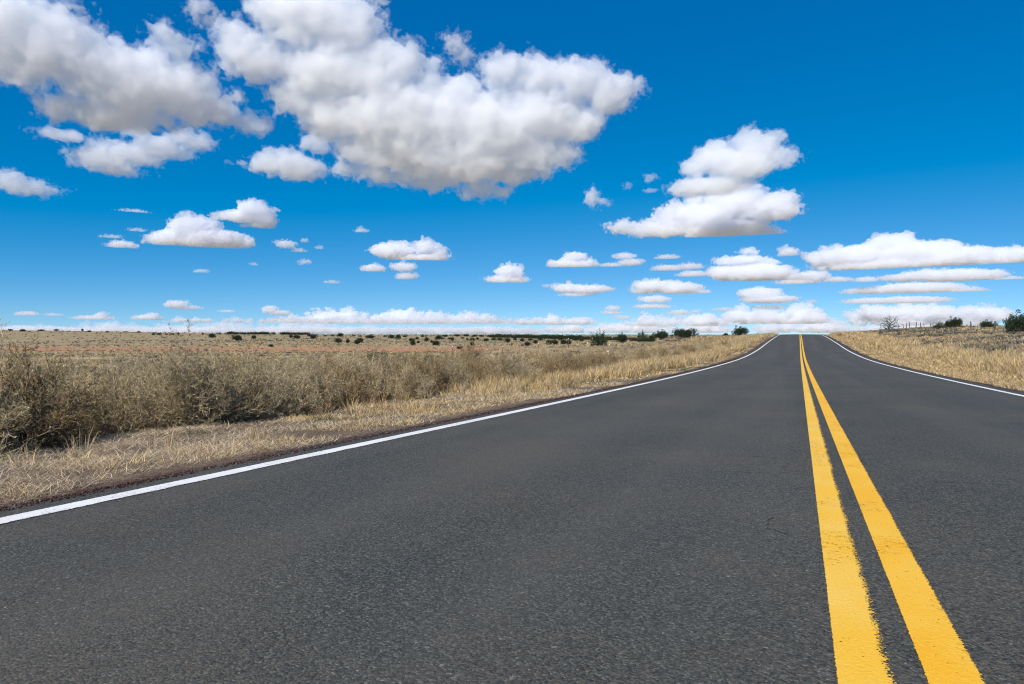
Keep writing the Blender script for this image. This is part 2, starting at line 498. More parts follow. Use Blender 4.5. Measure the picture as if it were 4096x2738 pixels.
def tufts(field, x, y, nb, hmean, spread, lean=(.05, .6), wmin=.0022, wk=.00062, pal=STRAW, gain=1.0, curl=.6, rad=.05):
    """one bunch of blades at each (x, y)"""
    n = len(x)
    k = np.repeat(np.arange(n), nb)
    m = len(k)
    r = rng.random(m) ** .7 * rad * (1 + .8 * rng.random(m)); a = rng.random(m) * 2 * np.pi
    bx = x[k] + np.cos(a) * r; by = y[k] + np.sin(a) * r
    P = np.stack([bx, by, ground_z(bx, by) - .01], 1)
    th = np.broadcast_to(hmean, (n,)) * rng.uniform(.6, 1.35, n)
    h = th[k] * rng.uniform(1 - spread, 1 + spread * .6, m)
    dd = cam_dist(bx, by)
    wd = np.maximum(wmin, wk * dd) * rng.uniform(.7, 1.5, m)
    ln = rng.uniform(lean[0], lean[1], m) + .25 * (r / max(rad, .01)) * .5
    pc = pal[rng.integers(0, len(pal), n)][k] * rng.uniform(.75, 1.2, (n, 1))[k] * rng.uniform(.75, 1.2, (m, 1)) * gain
    field.add(*blades(P, h, wd, ln, a + rng.normal(0, .7, m), np.clip(pc, 0, .85), curl))

def scatter(x0, x1, y0, y1, n, keep=None):
    x = rng.uniform(x0, x1, n); y = rng.uniform(y0, y1, n)
    if keep is not None:
        k = keep(x, y); x, y = x[k], y[k]
    return x, y

def ragged_edge(lo, hi):
    return lambda x, y: (vnoise(x, y, .8) * (hi - lo) + lo) < np.maximum(EL - x, x - ER)

verge = Field()
# litter lying flat, left verge near the camera
for (y0, y1, n) in ((-1.5, 6, 190000), (6, 16, 90000), (16, 40, 30000)):
    x, y = scatter(-7.2, EL - .12, y0, y1, n, lambda x, y: (vnoise(x + 3, y, .5) + .5 * vnoise(x, y, 1.4) > rng.uniform(.30, .88, len(x))) & ragged_edge(.12, .6)(x, y))
    tufts(verge, x, y, 1, .095, .85, (.9, 1.5), .0026, .0006, pal=STRAWL, curl=.5, rad=.02, gain=1.30)
# short worn bunches
for (y0, y1, n, nb) in ((-1.5, 4, 800, 26), (4, 9, 1100, 24), (9, 18, 1500, 18), (18, 40, 1700, 14), (40, 80, 1700, 10), (80, 160, 2000, 8)):
    x, y = scatter(-6.6, EL - .25, y0, y1, n, lambda x, y: (vnoise(x, y, .9) > .38) & ragged_edge(.22, .8)(x, y))
    tufts(verge, x, y, nb, .085, .7, (.45, 1.42), wmin=.0028, rad=.07, gain=1.10)
# taller golden grass along the feet of the shrubs
for (y0, y1, n, nb) in ((.5, 8, 80, 26), (8, 16, 420, 26), (16, 30, 1500, 22), (30, 60, 3600, 14), (60, 110, 4600, 10), (110, 170, 3600, 8)):
    x, y = scatter(-9.5, -4.9, y0, y1, n, lambda x, y: vnoise(x, y, 1.6) + .28 * sstep(y, 6, 22) > .52)
    tufts(verge, x, y, nb, .19 + .18 * sstep(y, 4, 30), .5, (.03, .55), rad=.08)
for (y0, y1, n, nb) in ((30, 80, 2600, 8), (80, 160, 3400, 7)):
    x, y = scatter(-16, -8.5, y0, y1, n, lambda x, y: vnoise(x, y, 3.0) > .40)
    tufts(verge, x, y, nb, .25, .45, (.03, .5), rad=.12, gain=.85)
# right verge
for (y0, y1, n, nb) in ((9, 18, 900, 16), (18, 30, 2600, 14), (30, 60, 4600, 10), (60, 110, 4600, 8), (110, 170, 3000, 7)):
    x, y = scatter(ER + .2, 7.6, y0, y1, n, ragged_edge(.15, .5))
    tufts(verge, x, y, nb, .10 + .22 * sstep(x, 5.2, 7.2), .5, (.05, .6), rad=.07)
    x, y = scatter(6.0, 9.5, y0, y1, n // 3, lambda x, y: vnoise(x, y, 2.2) > .42)
    tufts(verge, x, y, nb, .46, .4, (.03, .35), rad=.08, gain=1.05)
GREENISH = np.array([[.10, .14, .05], [.16, .17, .07], [.07, .11, .05]])
x, y = scatter(-6.2, -4.1, 0, 30, 240, lambda x, y: vnoise(x + 31, y, 1.1) > .5)
tufts(verge, x, y, 30, .08, .5, (.3, 1.2), pal=GREENISH, rad=.07)
tag(verge.build('verge_grass', M_GRASS), 'dry golden grass growing along both edges of the road', 'grass', kind='stuff')

# bunch grass and low brush of the open range
SAGE = np.array([[.18, .175, .13], [.23, .215, .165], [.15, .15, .11], [.27, .24, .18], [.13, .125, .095]])
rangeg = Field()
for (x0, x1, y0, y1, n, nb) in ((8, 26, 16, 40, 1500, 16), (8, 30, 40, 90, 5200, 11), (8, 40, 90, 190, 6000, 8), (-70, -12, 8, 70, 6500, 8), (-160, -14, 60, 200, 9000, 6), (-300, -40, 40, 420, 9000, 5)):
    x, y = scatter(x0, x1, y0, y1, n, lambda x, y: vnoise(x + 5, y, 2.6) > .34)
    tufts(rangeg, x, y, nb, .17 + .0006 * cam_dist(x, y), .5, (.05, .8), wk=.0008, rad=.13, gain=.98, pal=np.concatenate([STRAW[[1, 2, 4, 6]], STRAWL[:3]]) if x0 > 0 else STRAW)
tag(rangeg.build('range_grass', M_GRASS), 'pale bunch grass scattered over the open range', 'grass', kind='stuff')
lowb = Field()
for (x0, x1, y0, y1, n, nb) in ((7.0, 24, 18, 40, 900, 80), (7.0, 30, 40, 90, 2700, 46), (7.2, 40, 90, 180, 1900, 26), (-60, -13, 14, 70, 900, 30), (-150, -16, 60, 200, 1700, 20), (-420, -40, 90, 520, 5000, 14), (-900, -60, 150, 1000, 3600, 9)):
    x, y = scatter(x0, x1, y0, y1, n, lambda x, y: vnoise(x + 50, y + 20, 5) + .3 * (vnoise(x, y + 80, 1.4) - .5) > .47)
    dd = cam_dist(x, y)
    tufts(lowb, x, y, nb, .20 + .0009 * dd, .5, (.2, 1.25), wmin=.008, wk=.0010, pal=SAGE, rad=.22, gain=(1.15 if x0 > 0 else 1.0) if y1 < 300 else 1.35, curl=.3)
tag(lowb.build('low_brush', M_TWIG), 'low grey sagebrush speckling the range beyond the verges', 'brush', kind='stuff')

# loose cinders on the edge of the asphalt
def cinders(n):
    x = np.where(rng.random(n) < .75, EL + .10 - np.abs(rng.normal(0, .15, n)), ER - .05 + np.abs(rng.normal(0, .16, n)))
    y = -1 + 46 * rng.random(n) ** 1.8
    s = rng.uniform(.0025, .0075, n) * (1 + .03 * np.maximum(y, 0))
    z = np.where((x > EL) & (x < ER), road_surface(x, y), np.maximum(ground_z(x, y), -9)) + s * .3
    oct_ = np.array([[1, 0, 0], [-1, 0, 0], [0, 1, 0], [0, -1, 0], [0, 0, 1], [0, 0, -1.]])
    V = np.stack([x, y, z], 1)[:, None] + oct_[None] * s[:, None, None] * rng.uniform(.5, 1.3, (n, 6, 1))
    f = np.array([[0, 2, 4], [2, 1, 4], [1, 3, 4], [3, 0, 4], [2, 0, 5], [1, 2, 5], [3, 1, 5], [0, 3, 5]])
    F = (np.arange(n)[:, None, None] * 6 + f[None]).reshape(-1, 3)
    pal = np.array([[.07, .032, .026], [.11, .055, .045], [.05, .035, .032], [.18, .11, .085], [.30, .26, .22]])
    c = pal[rng.choice(5, n, p=[.32, .3, .2, .13, .05])] * rng.uniform(.7, 1.3, (n, 1))
    return mesh_obj('gravel', V.reshape(-1, 3), F, M_LEAF, tint=np.repeat(c, 6, 0))
tag(cinders(26000), 'dark reddish cinder gravel spilled along the asphalt edge', 'gravel', kind='stuff')

# ------------------------------------------------------------------ plants
def tube(path, rad, sides=5, cap=False):
    """tapering tube along a polyline"""
    path = np.asarray(path, dtype=float); n = len(path)
    tg = np.gradient(path, axis=0); tg /= np.linalg.norm(tg, axis=1)[:, None] + 1e-9
    ref = np.array([0, 0, 1.0]) if abs(tg[0, 2]) < .8 else np.array([1.0, 0, 0])
    a = np.cross(tg, ref); a /= np.linalg.norm(a, axis=1)[:, None] + 1e-9
    b = np.cross(tg, a)
    th = np.arange(sides) * 2 * np.pi / sides
    R_ = np.asarray(rad)[:, None, None]
    V = path[:, None] + (a[:, None] * np.cos(th)[None, :, None] + b[:, None] * np.sin(th)[None, :, None]) * R_
    i = np.arange(n - 1)[:, None] * sides; j = np.arange(sides)[None]
    jn = (j + 1) % sides
    F = np.stack([i + j, i + jn, i + sides + jn, i + sides + j], -1).reshape(-1, 4)
    return V.reshape(-1, 3), F

class Tubes:
    def __init__(self): self.V, self.F, self.C, self.n = [], [], [], 0
    def add(self, path, rad, col=(1, 1, 1), sides=5):
        V, F = tube(path, rad, sides); self.V.append(V); self.F.append(F + self.n); self.n += len(V)
        self.C.append(np.tile(np.asarray(col, dtype=float), (len(V), 1)))
    def build(self, name, mat, parent=None, smooth=True):
        return mesh_obj(name, np.concatenate(self.V), np.concatenate(self.F), mat, parent, tint=np.concatenate(self.C), smooth=smooth)

def twig_sticks(A, B, r0, r1, col):
    """many thin three-sided sticks at once"""
    n = len(A); d = B - A; d /= np.linalg.norm(d, axis=1)[:, None] + 1e-9
    ref = np.where(np.abs(d[:, 2:3]) < .8, np.array([[0, 0, 1.0]]), np.array([[1.0, 0, 0]]))
    a = np.cross(d, ref); a /= np.linalg.norm(a, axis=1)[:, None] + 1e-9; b = np.cross(d, a)
    th = np.arange(3) * 2 * np.pi / 3
    ring = a[:, None] * np.cos(th)[None, :, None] + b[:, None] * np.sin(th)[None, :, None]
    V = np.concatenate([A[:, None] + ring * np.asarray(r0).reshape(-1, 1, 1), B[:, None] + ring * np.asarray(r1).reshape(-1, 1, 1)], 1)
    f = np.array([[0, 1, 4, 3], [1, 2, 5, 4], [2, 0, 3, 5]])
    F = (np.arange(n)[:, None, None] * 6 + f[None]).reshape(-1, 4)
    return V.reshape(-1, 3), F, np.repeat(col, 6, 0)

def unit(v): return v / (np.linalg.norm(v, axis=-1, keepdims=True) + 1e-9)

def make_shrub(seed, h, rad, nstem, leafy, pal, leafpal, thick=1.0, droop=.0, tall=0):
    """twiggy many-stemmed shrub: stems, side twigs, twiglets and scraps of leaf"""
    r = np.random.default_rng(seed)
    A, B, R0, R1, K = [], [], [], [], []
    tips = []
    for s in range(nstem):
        az = r.random() * 2 * np.pi; out = r.random() ** .6
        ext = (1.0 if s >= tall else r.uniform(1.25, 1.5))
        p = np.array([np.cos(az), np.sin(az), 0]) * rad * .25 * r.random()
        end = np.array([np.cos(az) * rad * out, np.sin(az) * rad * out, h * ext * (1 - .55 * out ** 2) * r.uniform(.75, 1.05)])
        if s % 4 == 3: end = np.array([np.cos(az) * rad * r.uniform(.6, 1.05), np.sin(az) * rad * r.uniform(.6, 1.05), h * r.uniform(.10, .40)])
        seg = 6; prev = p; tint = r.integers(0, len(pal))
        for k in range(1, seg + 1):
            t = k / seg
            q = p + (end - p) * np.array([t ** .85, t ** .85, t ** 1.0]) + r.normal(0, .018, 3) * (1 + h)
            A.append(prev); B.append(q); R0.append((.0055 * (1 - t * .7)) * thick); R1.append((.0055 * (1 - (t + .1) * .7)) * thick); K.append(tint)
            # side twigs
            for c in range(3 if k > 1 else 1):
                bp = prev + (q - prev) * r.random()
                dr = unit(unit(end - p) * .8 + r.normal(0, .65, 3) + np.array([0, 0, .25 - droop])); L = h * r.uniform(.12, .30)
                bq = bp + dr * L
                bm = (bp + bq) / 2 + r.normal(0, .012, 3)
                A += [bp, bm]; B += [bm, bq]; R0 += [.0030 * thick, .0026 * thick]; R1 += [.0026 * thick, .0018 * thick]; K += [tint, tint]
                for e in range(5):
                    cp = bp + (bq - bp) * r.uniform(.15, 1)
                    cq = cp + unit(dr * .7 + r.normal(0, .75, 3) + np.array([0, 0, .2])) * h * r.uniform(.04, .12)
                    A.append(cp); B.append(cq); R0.append(.0022 * thick); R1.append(.0013 * thick); K.append(tint); tips.append((cp, cq))
            prev = q
    A = np.array(A); B = np.array(B); A[:, 2] = np.maximum(A[:, 2], -.02); B[:, 2] = np.maximum(B[:, 2], .0)
    col = pal[np.array(K)] * r.uniform(.7, 1.25, (len(A), 1))
    st = twig_sticks(A, B, np.array(R0), np.array(R1), col)
    # leaf scraps along the twiglets
    T = np.array(tips); nl = int(len(T) * leafy)
    i = r.integers(0, len(T), nl); c = T[i, 0] + (T[i, 1] - T[i, 0]) * r.random((nl, 1)) + r.normal(0, .008, (nl, 3))
    d1 = unit(unit(T[i, 1] - T[i, 0]) + r.normal(0, .6, (nl, 3))) * (r.uniform(.010, .024, (nl, 1)) * (.6 + .5 * h)); d2 = unit(np.cross(d1, r.normal(0, 1, (nl, 3)))) * (r.uniform(.003, .0065, (nl, 1)) * (.6 + .5 * h))
    LV = np.stack([c - d1 - d2 * .3, c + d2, c + d1, c - d2], 1).reshape(-1, 3)
    LF = np.arange(nl)[:, None] * 4 + np.arange(4)[None]
    lc = leafpal[r.integers(0, len(leafpal), nl)] * r.uniform(.65, 1.3, (nl, 1))
    return st, (LV, LF, np.repeat(lc, 4, 0))

TWIGPAL = np.array([[.45, .355, .21], [.54, .43, .26], [.32, .25, .16], [.67, .55, .36]])
LEAFPAL = np.array([[.42, .335, .18], [.49, .395, .22], [.34, .28, .155], [.55, .44, .25], [.62, .50, .295]])
TANPAL = np.array([[.36, .25, .13], [.30, .21, .12], [.42, .31, .17]])
TANLEAF = np.array([[.44, .33, .17], [.38, .29, .15], [.33, .26, .15]])
GREYPAL = np.array([[.19, .17, .13], [.14, .13, .10], [.24, .21, .16]])
GREYLEAF = np.array([[.20, .20, .14], [.25, .24, .17], [.16, .165, .115]])

def shrub_thing(name, args, loc, rz, s, label, cat, group=None):
    st, lf = args
    o = empty(name, loc, rz, s)
    mesh_obj('stems', st[0], st[1], M_TWIG, o, tint=st[2])
    mesh_obj('foliage', lf[0], lf[1], M_LEAF, o, tint=lf[2])
    return tag(o, label, cat, group)

protos = []          # (root, used)
for k in range(6):
    protos.append(make_shrub(20 + k, 1.0, .74, 50, 1.5, TWIGPAL, LEAFPAL, thick=1.15, tall=6 if k < 3 else 2))
tanproto = [make_shrub(40 + k, 1.0, .65, 34, 1.6, TANPAL, TANLEAF, thick=1.6, tall=2) for k in range(2)]
greyproto = [make_shrub(50 + k, .8, .75, 30, 2.6, GREYPAL, GREYLEAF, thick=1.5) for k in range(2)]
_first = {}
def put_shrub(kind, k, x, y, s, rz, label, cat='shrub', group=None, name='shrub', sz=1.0):
    key = (kind, k)
    loc = (x, y, grounded(x, y) - .02)
    sc3 = (s, s, s * sz)
    if key not in _first:
        src = {'olive': protos, 'tan': tanproto, 'grey': greyproto}[kind][k]
        o = shrub_thing(name, src, loc, rz, sc3, label, cat, group)
        _first[key] = o
    else:
        o = copy_tree(_first[key])
        o.location = loc; o.rotation_euler = (0, 0, rz); o.scale = sc3
        o.name = name
        for p in ('label', 'category', 'group'):
            if p in o: del o[p]
        tag(o, label, cat, group)
    return o

GRP = 'olive shrubs crowded along the left verge'
rs = random.Random(11)
spots = []
def try_spot(x, y, gap):
    for (a, b, g) in spots:
        if math.hypot(a - x, b - y) < (gap + g) / 2: return False
    spots.append((x, y, gap)); return True
count = 0
for i in range(3000):
    y = rs.uniform(-1.0, 62)
    front = -6.75 - .9 * min(1, max(0, (y - 5) / 10)) - .35 * rs.random()
    depth = 7.5 if y < 26 else 4.5
    x = front - depth * rs.random() ** 1.3
    gap = (.50 if y < 9 else .62) + .010 * max(y, 0) + (.5 if y > 30 else 0) + .06 * max(0, front - x)
    if y > 24 and rs.random() < .5: continue
    if not try_spot(x, y, gap): continue
    s = rs.uniform(.70, .95) * (1.0 if y < 26 else .95)
    far = y > 24
    lab = 'olive grey twiggy shrub crowded among others behind the left verge grass' if not far else 'brownish shrub standing apart in the golden grass further up the left verge'
    kind = 'olive' if rs.random() < (.90 if y < 9 else .6 if y < 13 else .35) else 'tan'
    if kind == 'tan':
        lab = 'tan dry shrub mixed among the olive shrubs behind the left verge'
    put_shrub(kind, rs.randrange(6) if kind == 'olive' else rs.randrange(2), x, y, s, rs.uniform(0, 6.28), lab, 'shrub', GRP if kind == 'olive' and not far else ('tan shrubs along the left verge' if kind == 'tan' else 'brownish shrubs further up the left verge'))
    count += 1
    if count > 270: break

# single shrubs that stand out
def shrub_px(kind, k, px, py, hpx, label, cat='shrub', name='shrub', sz=1.0):
    x, y, z, t = on_ground(px, py)
    dep = -(x - CAM.x) * SY + y * CY
    s = hpx * dep / 2731
    return put_shrub(kind, k, x, y, s, rs.uniform(0, 6.28), label, cat, None, name, sz)
shrub_px('tan', 0, 1870, 1500, 125, 'big pale tan leafless shrub sticking up in front of the steel post fence')
shrub_px('grey', 0, 2415, 1494, 62, 'dark round grey bush at the edge of the tall golden grass')
shrub_px('olive', 3, 2195, 1510, 115, 'tall dark twiggy shrub with a black hollow base left of the round grey bush')
shrub_px('olive', 4, 2560, 1445, 60, 'brown brushy shrub by the golden grass below the row of junipers')
shrub_px('olive', 5, 2820, 1415, 45, 'brownish bush near the crest right of the widest juniper')
shrub_px('olive', 1, 2900, 1392, 34, 'small brownish bush closest to the crest on the left bank')
shrub_px('grey', 1, 3760, 1338, 30, 'low grey sage in front of the spiky green bush on the right bank', name='sage_bush', cat='bush', sz=.7)
shrub_px('grey', 0, 3700, 1367, 22, 'dark low sage clump on the right slope below the dead tree', name='sage_bush', cat='bush', sz=.7)
shrub_px('grey', 1, 3755, 1366, 24, 'grey sage clump beside the dark one halfway up the right slope', name='sage_bush', cat='bush', sz=.7)
shrub_px('tan', 1, 3360, 1346, 20, 'straw coloured shrub on the right bank next to the crest', sz=.7)
shrub_px('grey', 0, 3925, 1440, 45, 'dark straggly brush at the top edge of the right verge grass', name='sage_bush', cat='bush', sz=.6)
shrub_px('grey', 1, 4060, 1450, 60, 'large grey brush clump at the right border of the picture', name='sage_bush', cat='bush', sz=.6)
shrub_px('tan', 1, 3031, 1336, 9, 'tiny straw coloured bush on the skyline left of the road crest')
shrub_px('grey', 1, 2801, 1362, 10, 'small brown bush on the skyline right of the widest juniper')
shrub_px('grey', 0, 2047, 1381, 14, 'dull purple brown bush out on the far range', name='sage_bush', cat='bush')
shrub_px('grey', 1, 2088, 1386, 15, 'pale brown bush touching a juniper on the far range', name='sage_bush', cat='bush')

# ------------------------------------------------------------------ junipers
JPAL = np.array([[.034, .054, .027], [.044, .065, .032], [.026, .042, .023], [.058, .077, .039], [.070, .086, .047]])
JPALE = np.array([[.085, .105, .060], [.105, .125, .075], [.065, .085, .050]])
def make_juniper(seed, wid, hgt, nclump, leaves, form, pal):
    """crown of leafy sprays on a short many-limbed trunk"""
    r = np.random.default_rng(seed)
    C = []; D = []; S = []
    tr = Tubes()
    base = np.array([0, 0, 0.])
    for k in range(nclump):
        az = r.random() * 2 * np.pi
        if form == 'spiky':
            out = r.random() ** .7; zz = r.random()
            top = hgt * (1.05 - .55 * out) * r.uniform(.75, 1.12)
            c = np.array([np.cos(az) * wid * .5 * out, np.sin(az) * wid * .5 * out, .12 * hgt + (top - .12 * hgt) * zz])
            d = unit(np.array([np.cos(az) * .45 * out, np.sin(az) * .45 * out, 1.0])); sz = hgt * .11
            st = (.75, .75, 2.4)
        else:
            u = r.random() ** .42; ph = math.acos(r.uniform(-.55, 1.0))
            lump = 1 + .22 * math.sin(3 * az + seed) + .16 * math.sin(5 * az + 2 * ph + seed * 2) + .12 * math.sin(7 * ph + seed)
            e = np.array([math.sin(ph) * math.cos(az), math.sin(ph) * math.sin(az), math.cos(ph)])
            if form == 'cone': wz = 1 - .45 * max(0, e[2])
            else: wz = 1
            c = np.array([e[0] * wid * .48 * u * lump * wz, e[1] * wid * .48 * u * lump * wz, hgt * .46 + e[2] * hgt * .47 * u * lump])
            d = unit(e + np.array([0, 0, .7])); sz = hgt * .115; st = (1, 1, 1.35)
        c[2] = max(c[2], .06 * hgt)
        C.append(c); D.append(d); S.append((sz * r.uniform(.7, 1.3), st))
        if k % 5 == 0:
            m = c * np.array([.45, .45, .55]) + r.normal(0, .03 * hgt, 3)
            tr.add([base + r.normal(0, .02, 3) * np.array([1, 1, 0]) - np.array([0, 0, .05]), m, c], [.05 * hgt * .7, .03 * hgt * .7, .008 * hgt], (1, 1, 1), 5)
    V, col = [], []
    for c, d, (sz, st) in zip(C, D, S):
        n = leaves
        p = r.normal(0, .5, (n, 3)); p *= (sz / np.maximum(np.linalg.norm(p, axis=1), .6))[:, None] * np.array(st)
        p += c
        ax = unit(d + r.normal(0, .7, (n, 3))) * (sz * r.uniform(.30, .62, (n, 1))); bx = unit(np.cross(ax, r.normal(0, 1, (n, 3)))) * (sz * r.uniform(.12, .26, (n, 1)))
        V.append(np.stack([p - bx, p + bx, p + ax * .6 + bx * .8, p + ax], 1))
        col.append(np.repeat(pal[r.integers(0, len(pal))] * r.uniform(.7, 1.35, (n, 1)), 4, 0))
    V = np.concatenate(V).reshape(-1, 3); V[:, 2] = np.maximum(V[:, 2], .01 * hgt)
    F = np.arange(len(V) // 4)[:, None] * 4 + np.arange(4)[None]
    return (V, F, np.concatenate(col)), tr

JF = {'dome': make_juniper(61, 1.5, 1.0, 120, 46, 'dome', JPAL), 'dome2': make_juniper(67, 1.25, 1.0, 110, 46, 'dome', JPAL), 'wide': make_juniper(64, 2.2, 1.0, 170, 46, 'dome', JPAL),
      'cone': make_juniper(71, 1.0, 1.0, 100, 40, 'cone', JPAL), 'spiky': make_juniper(73, 1.5, 1.0, 90, 40, 'spiky', JPAL), 'pale': make_juniper(79, 1.3, 1.0, 90, 36, 'spiky', JPALE),
      'ragged': make_juniper(83, 1.9, 1.0, 60, 40, 'spiky', JPAL)}
_firstj = {}
def put_juniper(form, x, y, h, wscale, rz, label, group=None, name='juniper_tree', cat='tree', parts=True):
    loc = (x, y, grounded(x, y) - .03 * h)
    s3 = (h * wscale, h * wscale, h)
    key = form
    if key not in _firstj:
        cr, tr = JF[form]
        o = empty(name, loc, rz, s3)
        mesh_obj('crown', cr[0], cr[1], M_LEAF, o, tint=cr[2])
        tr.build('trunk', M_BARK, o)
        _firstj[key] = o
    else:
        o = copy_tree(_firstj[key]); o.location = loc; o.rotation_euler = (0, 0, rz); o.scale = s3; o.name = name
        for p in ('label', 'category', 'group'):
            if p in o: del o[p]
    return tag(o, label, cat, group)
JW = {'dome': 1.5, 'dome2': 1.25, 'wide': 2.2, 'cone': 1.0, 'spiky': 1.5, 'pale': 1.3, 'ragged': 1.9}
jr = random.Random(5)
def juniper_px(form, px, ytop, ybase, wpx, label, group=None, dist=None, name='juniper_tree', cat='tree'):
    if dist:
        d = px_dir(px, ybase); hh = math.hypot(d.x, d.y); x, y = CAM.x + d.x / hh * dist, CAM.y + d.y / hh * dist
    else:
        x, y, z, t = on_ground(px, ybase, 20)
    ytop -= .10 * (ybase - ytop); wpx *= 1.12
    dep = -(x - CAM.x) * SY + y * CY
    gz = grounded(x, y)
    ztop = CAM.z + (1342 - ytop) / 2731 * dep
    h = max((ybase - ytop) * dep / 2731, ztop - gz)
    wm = wpx * dep / 2731
    return put_juniper(form, x, y, h, wm / (h * JW[form]), jr.uniform(0, 6.28), label, group, name, cat)

# the row on the left of the crest
juniper_px('spiky', 2395, 1330, 1372, 68, 'juniper with spiky upright sprays, leftmost of the row before the crest', dist=96)
juniper_px('dome2', 2489, 1338, 1368, 38, 'compact rounded juniper standing alone between two spiky ones', dist=108)
juniper_px('pale', 2570, 1328, 1366, 46, 'pale grey green juniper with two clumps of open upright sprays', dist=112)
juniper_px('cone', 2608, 1344, 1361, 24, 'small juniper squeezed between the pale one and a round dome', dist=118)
juniper_px('dome', 2649, 1328, 1360, 52, 'dome shaped juniper just left of the widest juniper', dist=120)
juniper_px('wide', 2742, 1318, 1356, 84, 'widest juniper of the row left of the road crest', dist=128)
juniper_px('dome2', 2962, 1311, 1341, 54, 'dark juniper nearest the road crest on its left side', dist=150)
juniper_px('cone', 2903, 1334, 1344, 20, 'tiny juniper on the skyline beside the one nearest the crest', dist=150)
# right bank
juniper_px('dome2', 3822, 1278, 1317, 48, 'bushy dark juniper behind the wooden fence on the right bank', dist=128)
juniper_px('cone', 3794, 1287, 1316, 28, 'smaller darker juniper leaning against the bushy one behind the fence', dist=124)
juniper_px('pale', 3757, 1289, 1318, 44, 'sparse spiky green bush by the wooden fence left of the bushy juniper', dist=118, name='green_bush', cat='bush')
juniper_px('dome', 3946, 1286, 1312, 48, 'low wide juniper behind the fence between two wooden posts', dist=122)
juniper_px('dome', 4078, 1262, 1335, 94, 'large juniper cut off by the right border of the picture', dist=84)
# out in the valley
juniper_px('ragged', 1513, 1405, 1447, 76, 'ragged dark juniper bush alone below the red strip')
mid = [
 ('dome', 1744, 1364, 1384, 29, 'round juniper above the right end of the red strip'),
 ('dome2', 1889, 1368, 1386, 17, 'small upright juniper between the two nearest steel posts'),
 ('wide', 1839, 1386, 1397, 22, 'low dark juniper just above the right end of the red strip'),
 ('cone', 1651, 1364, 1382, 21, 'juniper forming the lower half of a pair stacked in the middle of the range'),
 ('dome', 1645, 1355, 1368, 20, 'juniper forming the upper half of a pair stacked in the middle of the range'),
 ('dome2', 1673, 1364, 1375, 11, 'tiny juniper just right of the stacked pair'),
 ('cone', 1391, 1359, 1375, 15, 'small pointed juniper above the red strip left of a touching pair'),
 ('dome', 1352, 1355, 1373, 26, 'rounded juniper above the red strip left of the small pointed one'),
 ('dome2', 1428, 1362, 1379, 22, 'front juniper of a touching pair above the red strip'),
 ('dome', 1440, 1354, 1372, 22, 'rear juniper of a touching pair above the red strip'),
 ('wide', 948, 1342, 1364, 37, 'widest dark juniper on the left part of the range'),
 ('dome2', 1015, 1343, 1358, 17, 'upright juniper right of the widest one on the left range'),
 ('dome', 849, 1335, 1352, 26, 'juniper left of the widest one on the left range'),
 ('cone', 1164, 1341, 1354, 14, 'small juniper just left of an oval one below the long dark wood'),
 ('dome', 1185, 1341, 1356, 23, 'oval juniper below the right half of the long dark wood'),
 ('dome2', 1253, 1340, 1358, 22, 'upright juniper at the right end of the long dark wood'),
 ('dome', 1237, 1334, 1347, 16, 'juniper on the skyline at the right end of the long dark wood'),
 ('wide', 1085, 1378, 1388, 18, 'low green bush poking up at the upper rim of the red strip'),
 ('dome2', 2109, 1370, 1386, 23, 'juniper beside a pale brown bush on the far range'),
 ('cone', 2142, 1361, 1377, 17, 'upright oval juniper standing clear below the wood on the right'),
 ('dome', 2195, 1360, 1381, 22, 'left juniper of a wide pair behind the steel fence'),
 ('dome2', 2218, 1362, 1380, 27, 'right juniper of a wide pair behind the steel fence'),
 ('dome', 2254, 1359, 1379, 25, 'juniper at the fence just right of the wide pair'),
 ('cone', 2276, 1362, 1380, 18, 'narrow juniper between the fence and the leftmost spiky one'),
 ('dome2', 2031, 1354, 1372, 24, 'juniper with a dull brown bush at its right foot'),
 ('dome', 2089, 1354, 1368, 16, 'juniper below the middle of the right hand wood'),
 ('wide', 1946, 1355, 1367, 20, 'broad low juniper left of the right hand wood'),
]
for (f, px, yt, yb, wp, lab) in mid:
    juniper_px(f, px, yt, yb, wp, lab)
back = [(1754, 1344, 1360, 27), (1706, 1351, 1371, 16), (1726, 1362, 1372, 12), (1809, 1350, 1365, 12), (1869, 1353, 1362, 9), (1889, 1351, 1365, 20), (1361, 1334, 1348, 24), (1482, 1343, 1354, 30), (1479, 1342, 1354, 26),
        (1564, 1340, 1354, 25), (1592, 1340, 1358, 20), (1668, 1349, 1359, 13), (1540, 1342, 1349, 14), (1620, 1342, 1350, 16), (1690, 1341, 1349, 13), (1780, 1340, 1348, 20), (1830, 1338, 1347, 24), (1865, 1338, 1347, 22), (1900, 1340, 1348, 18), (1925, 1341, 1348, 20),
        (1800, 1351, 1358, 18), (1770, 1352, 1357, 16), (1850, 1350, 1356, 14), (1910, 1351, 1358, 12), (1975, 1353, 1363, 20), (2000, 1354, 1364, 22), (2060, 1353, 1362, 14), (2120, 1354, 1362, 18), (2160, 1352, 1362, 20), (2240, 1352, 1361, 16), (2300, 1354, 1364, 20), (2325, 1356, 1366, 18),
        (613, 1334, 1342, 10), (636, 1333, 1341, 16), (665, 1336, 1341, 10), (688, 1335, 1341, 20), (714, 1333, 1340, 8), (756, 1338, 1343, 12), (811, 1333, 1341, 7), (870, 1334, 1338, 7), (879, 1331, 1337, 8), (1300, 1341, 1347, 12), (1330, 1340, 1346, 14), (1415, 1342, 1347, 10), (1440, 1343, 1348, 14),
        (40, 1317, 1325, 14), (90, 1318, 1327, 20), (165, 1319, 1325, 24), (225, 1318, 1324, 18), (330, 1316, 1324, 8), (357, 1323, 1330, 14), (430, 1325, 1330, 12), (500, 1326, 1331, 16), (555, 1326, 1333, 12)]
